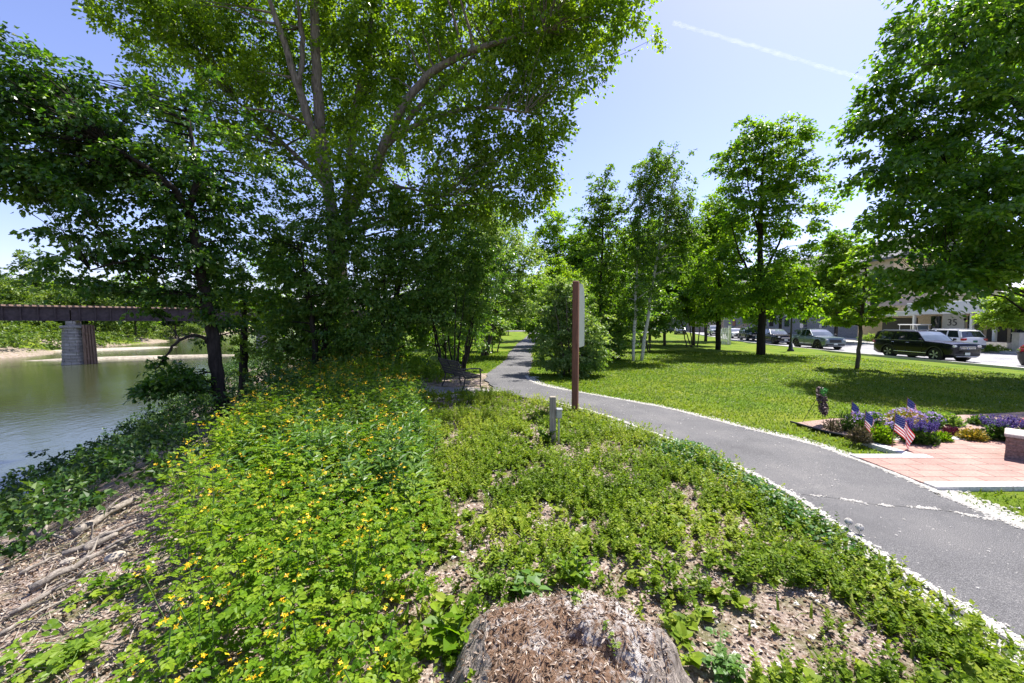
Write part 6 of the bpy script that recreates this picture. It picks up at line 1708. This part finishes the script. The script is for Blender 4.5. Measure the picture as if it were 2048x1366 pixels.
# wooden stairs with railing, beyond the white car
c = P(1483, 655, 74); root = thing('wooden_ramp', 'wooden stair railing behind the white low car', 'stairs', (c[0], 74, KERB_Z), -.4)
mb = MB()
for k in range(7): cbox(mb, (.32 * k - 1, 0, .18 * k + .2), (.34, 2.2, .06)); 
mb.build('steps', M['oldwood'], root)
for s in (-1.1, 1.1):
    mb = MB()
    for k in range(8): cbox(mb, (.32 * k - 1, s, .18 * k + .6), (.08, .08, 1.1))
    for dz in (.75, 1.15): tube(mb, [(-1.1, s + .05, dz), (1.35, s + .05, dz + 1.32)], .05, 6)
    mb.build('railing', M['benchwood'] if False else M['oldwood'], root)
# gate pillar by the entrance and low planter wall
root = thing('concrete_pillar', 'square concrete pillar at the right of the entrance', 'pillar', (39.5, 31.0, KERB_Z)); mb = MB(); cbox(mb, (0, 0, .7), (.5, .5, 1.4), .03); mb.build('shaft', M['concrete'], root); mb = MB(); cbox(mb, (0, 0, 1.44), (.58, .58, .09), .02); mb.build('cap', M['concrete'], root)
root = thing('planter_wall', 'low concrete planter wall before the entrance windows', 'planter', (41, 35, KERB_Z)); mb = MB(); cbox(mb, (.4, 0, .3), (1.2, 4.5, .6), .03); mb.build('wall', M['concrete'], root); mb = MB(); cbox(mb, (.4, 0, .612), (.95, 4.2, .02)); mb.build('soil', M['mulch'], root)
def bush(label, px, Y, lob, leaf, n=90, ls=.09):
    b = onground(px, Y); b[2] = max(b[2], KERB_Z); root = thing('shrub', label, 'shrub', b, 0, 'shrubs on the pavement side', world_parts=True)
    pts, out = clumps([(b + np.array(c), np.array(r)) for c, r in lob], n, .5)
    tb = MB()
    for p in pts[:14]: tube(tb, [b, (b + p) / 2 + [0, 0, .05], p], [.02, .012, .004], 4, cap=False)
    tb.build('stems', M['bark'], root)
    mb = MB(); foliage(mb, pts, out, .3, 26, ls, .6, .25); mb.build('foliage', leaf, root)
bush('light green shrub on the pavement between pickup and suv', 1738, 47, [((0, 0, .5), (.9, .9, .5)), ((.8, 0, .4), (.6, .6, .4))], M['lightleaf'])
bush('dark green shrub against the grey siding behind the crossovers', 1625, 66, [((0, 0, .8), (1.4, 1.2, .8)), ((-1.6, 0, .6), (1, 1, .6)), ((1.4, .4, .7), (1, 1, .7))], M['underleaf'], 160, .14)
bush('low shrub in front of the concrete pillar', 1985, 31.5, [((0, 0, .2), (1.0, .8, .25))], M['mapleleaf'])
# planter of red flowers on the near kerb side
c = P(2052, 735, 21.5); root = thing('flower_urn', 'black urn with red flowers standing by the kerb', 'planter', (float(kerb_x(21)) + 2.6, 21.5, RZ)); root.location.x = c[0] + .15; root.location.z = float(gz(25, 21.5)) - .05
mb = MB(); lathe(mb, [(.0001, 0), (.26, 0), (.30, .08), (.40, .35), (.42, .62), (.46, .66), (.46, .72), (.38, .72), (.36, .66), (.0001, .66)], seg=20); mb.build('pot', M['black'], root, True)
mb = MB(); m = 260; d = norm(rg.normal(size=(m, 3))); d[:, 2] = np.abs(d[:, 2]); inst(mb, *OVAL, d * [.38, .38, .34] * rg.random((m, 1)) ** .4 + [0, 0, .72], d, rg.normal(size=(m, 3)) * .4 + [0, 0, 1], .11, rg.random(m)); mb.build('foliage', M['bedleaf'], root)
mb = MB(); m = 150; d = norm(rg.normal(size=(m, 3)) + [0, 0, .6]); d[:, 2] = np.abs(d[:, 2]); inst(mb, *FLOWER, d * [.38, .38, .40] + [0, 0, .74], rg.normal(size=(m, 3)), d + rg.normal(size=(m, 3)) * .3, .06, rg.random(m)); mb.build('blossoms', M['redpetal'], root)

# ------------------------------------------------------------------ contrail high in the sky
def contrail():
    a, b = P(1345, 45, 5000), P(1735, 160, 5000); n = 60; mb = MB()
    p = a + (b - a) * np.linspace(0, 1, n)[:, None] + rg.normal(size=(n, 3)) * 4
    tube(mb, p, 26 * (.7 + .5 * fbm(np.linspace(0, 12, n), np.zeros(n), 140)), 10)
    m, nt, out = newmat('thin ice cloud'); n1 = noise(nt, .009, 5, .65, coords(nt))
    v = nd(nt, 'ShaderNodeVolumePrincipled'); v.inputs['Color'].default_value = (1, 1, 1, 1); v.inputs['Anisotropy'].default_value = .3
    nt.links.new(ramp(nt, [(.30, (.0001,) * 3), (.75, (.0026,) * 3)], n1.outputs[0]).outputs[0], v.inputs['Density'])
    nt.links.new(v.outputs[0], out.inputs['Volume'])
    tag(mb.build('contrail', m, smooth=True), 'thin white contrail in the blue sky', kind='stuff')
contrail()
for o in bpy.data.objects:
    if '_w' in o: del o['_w']
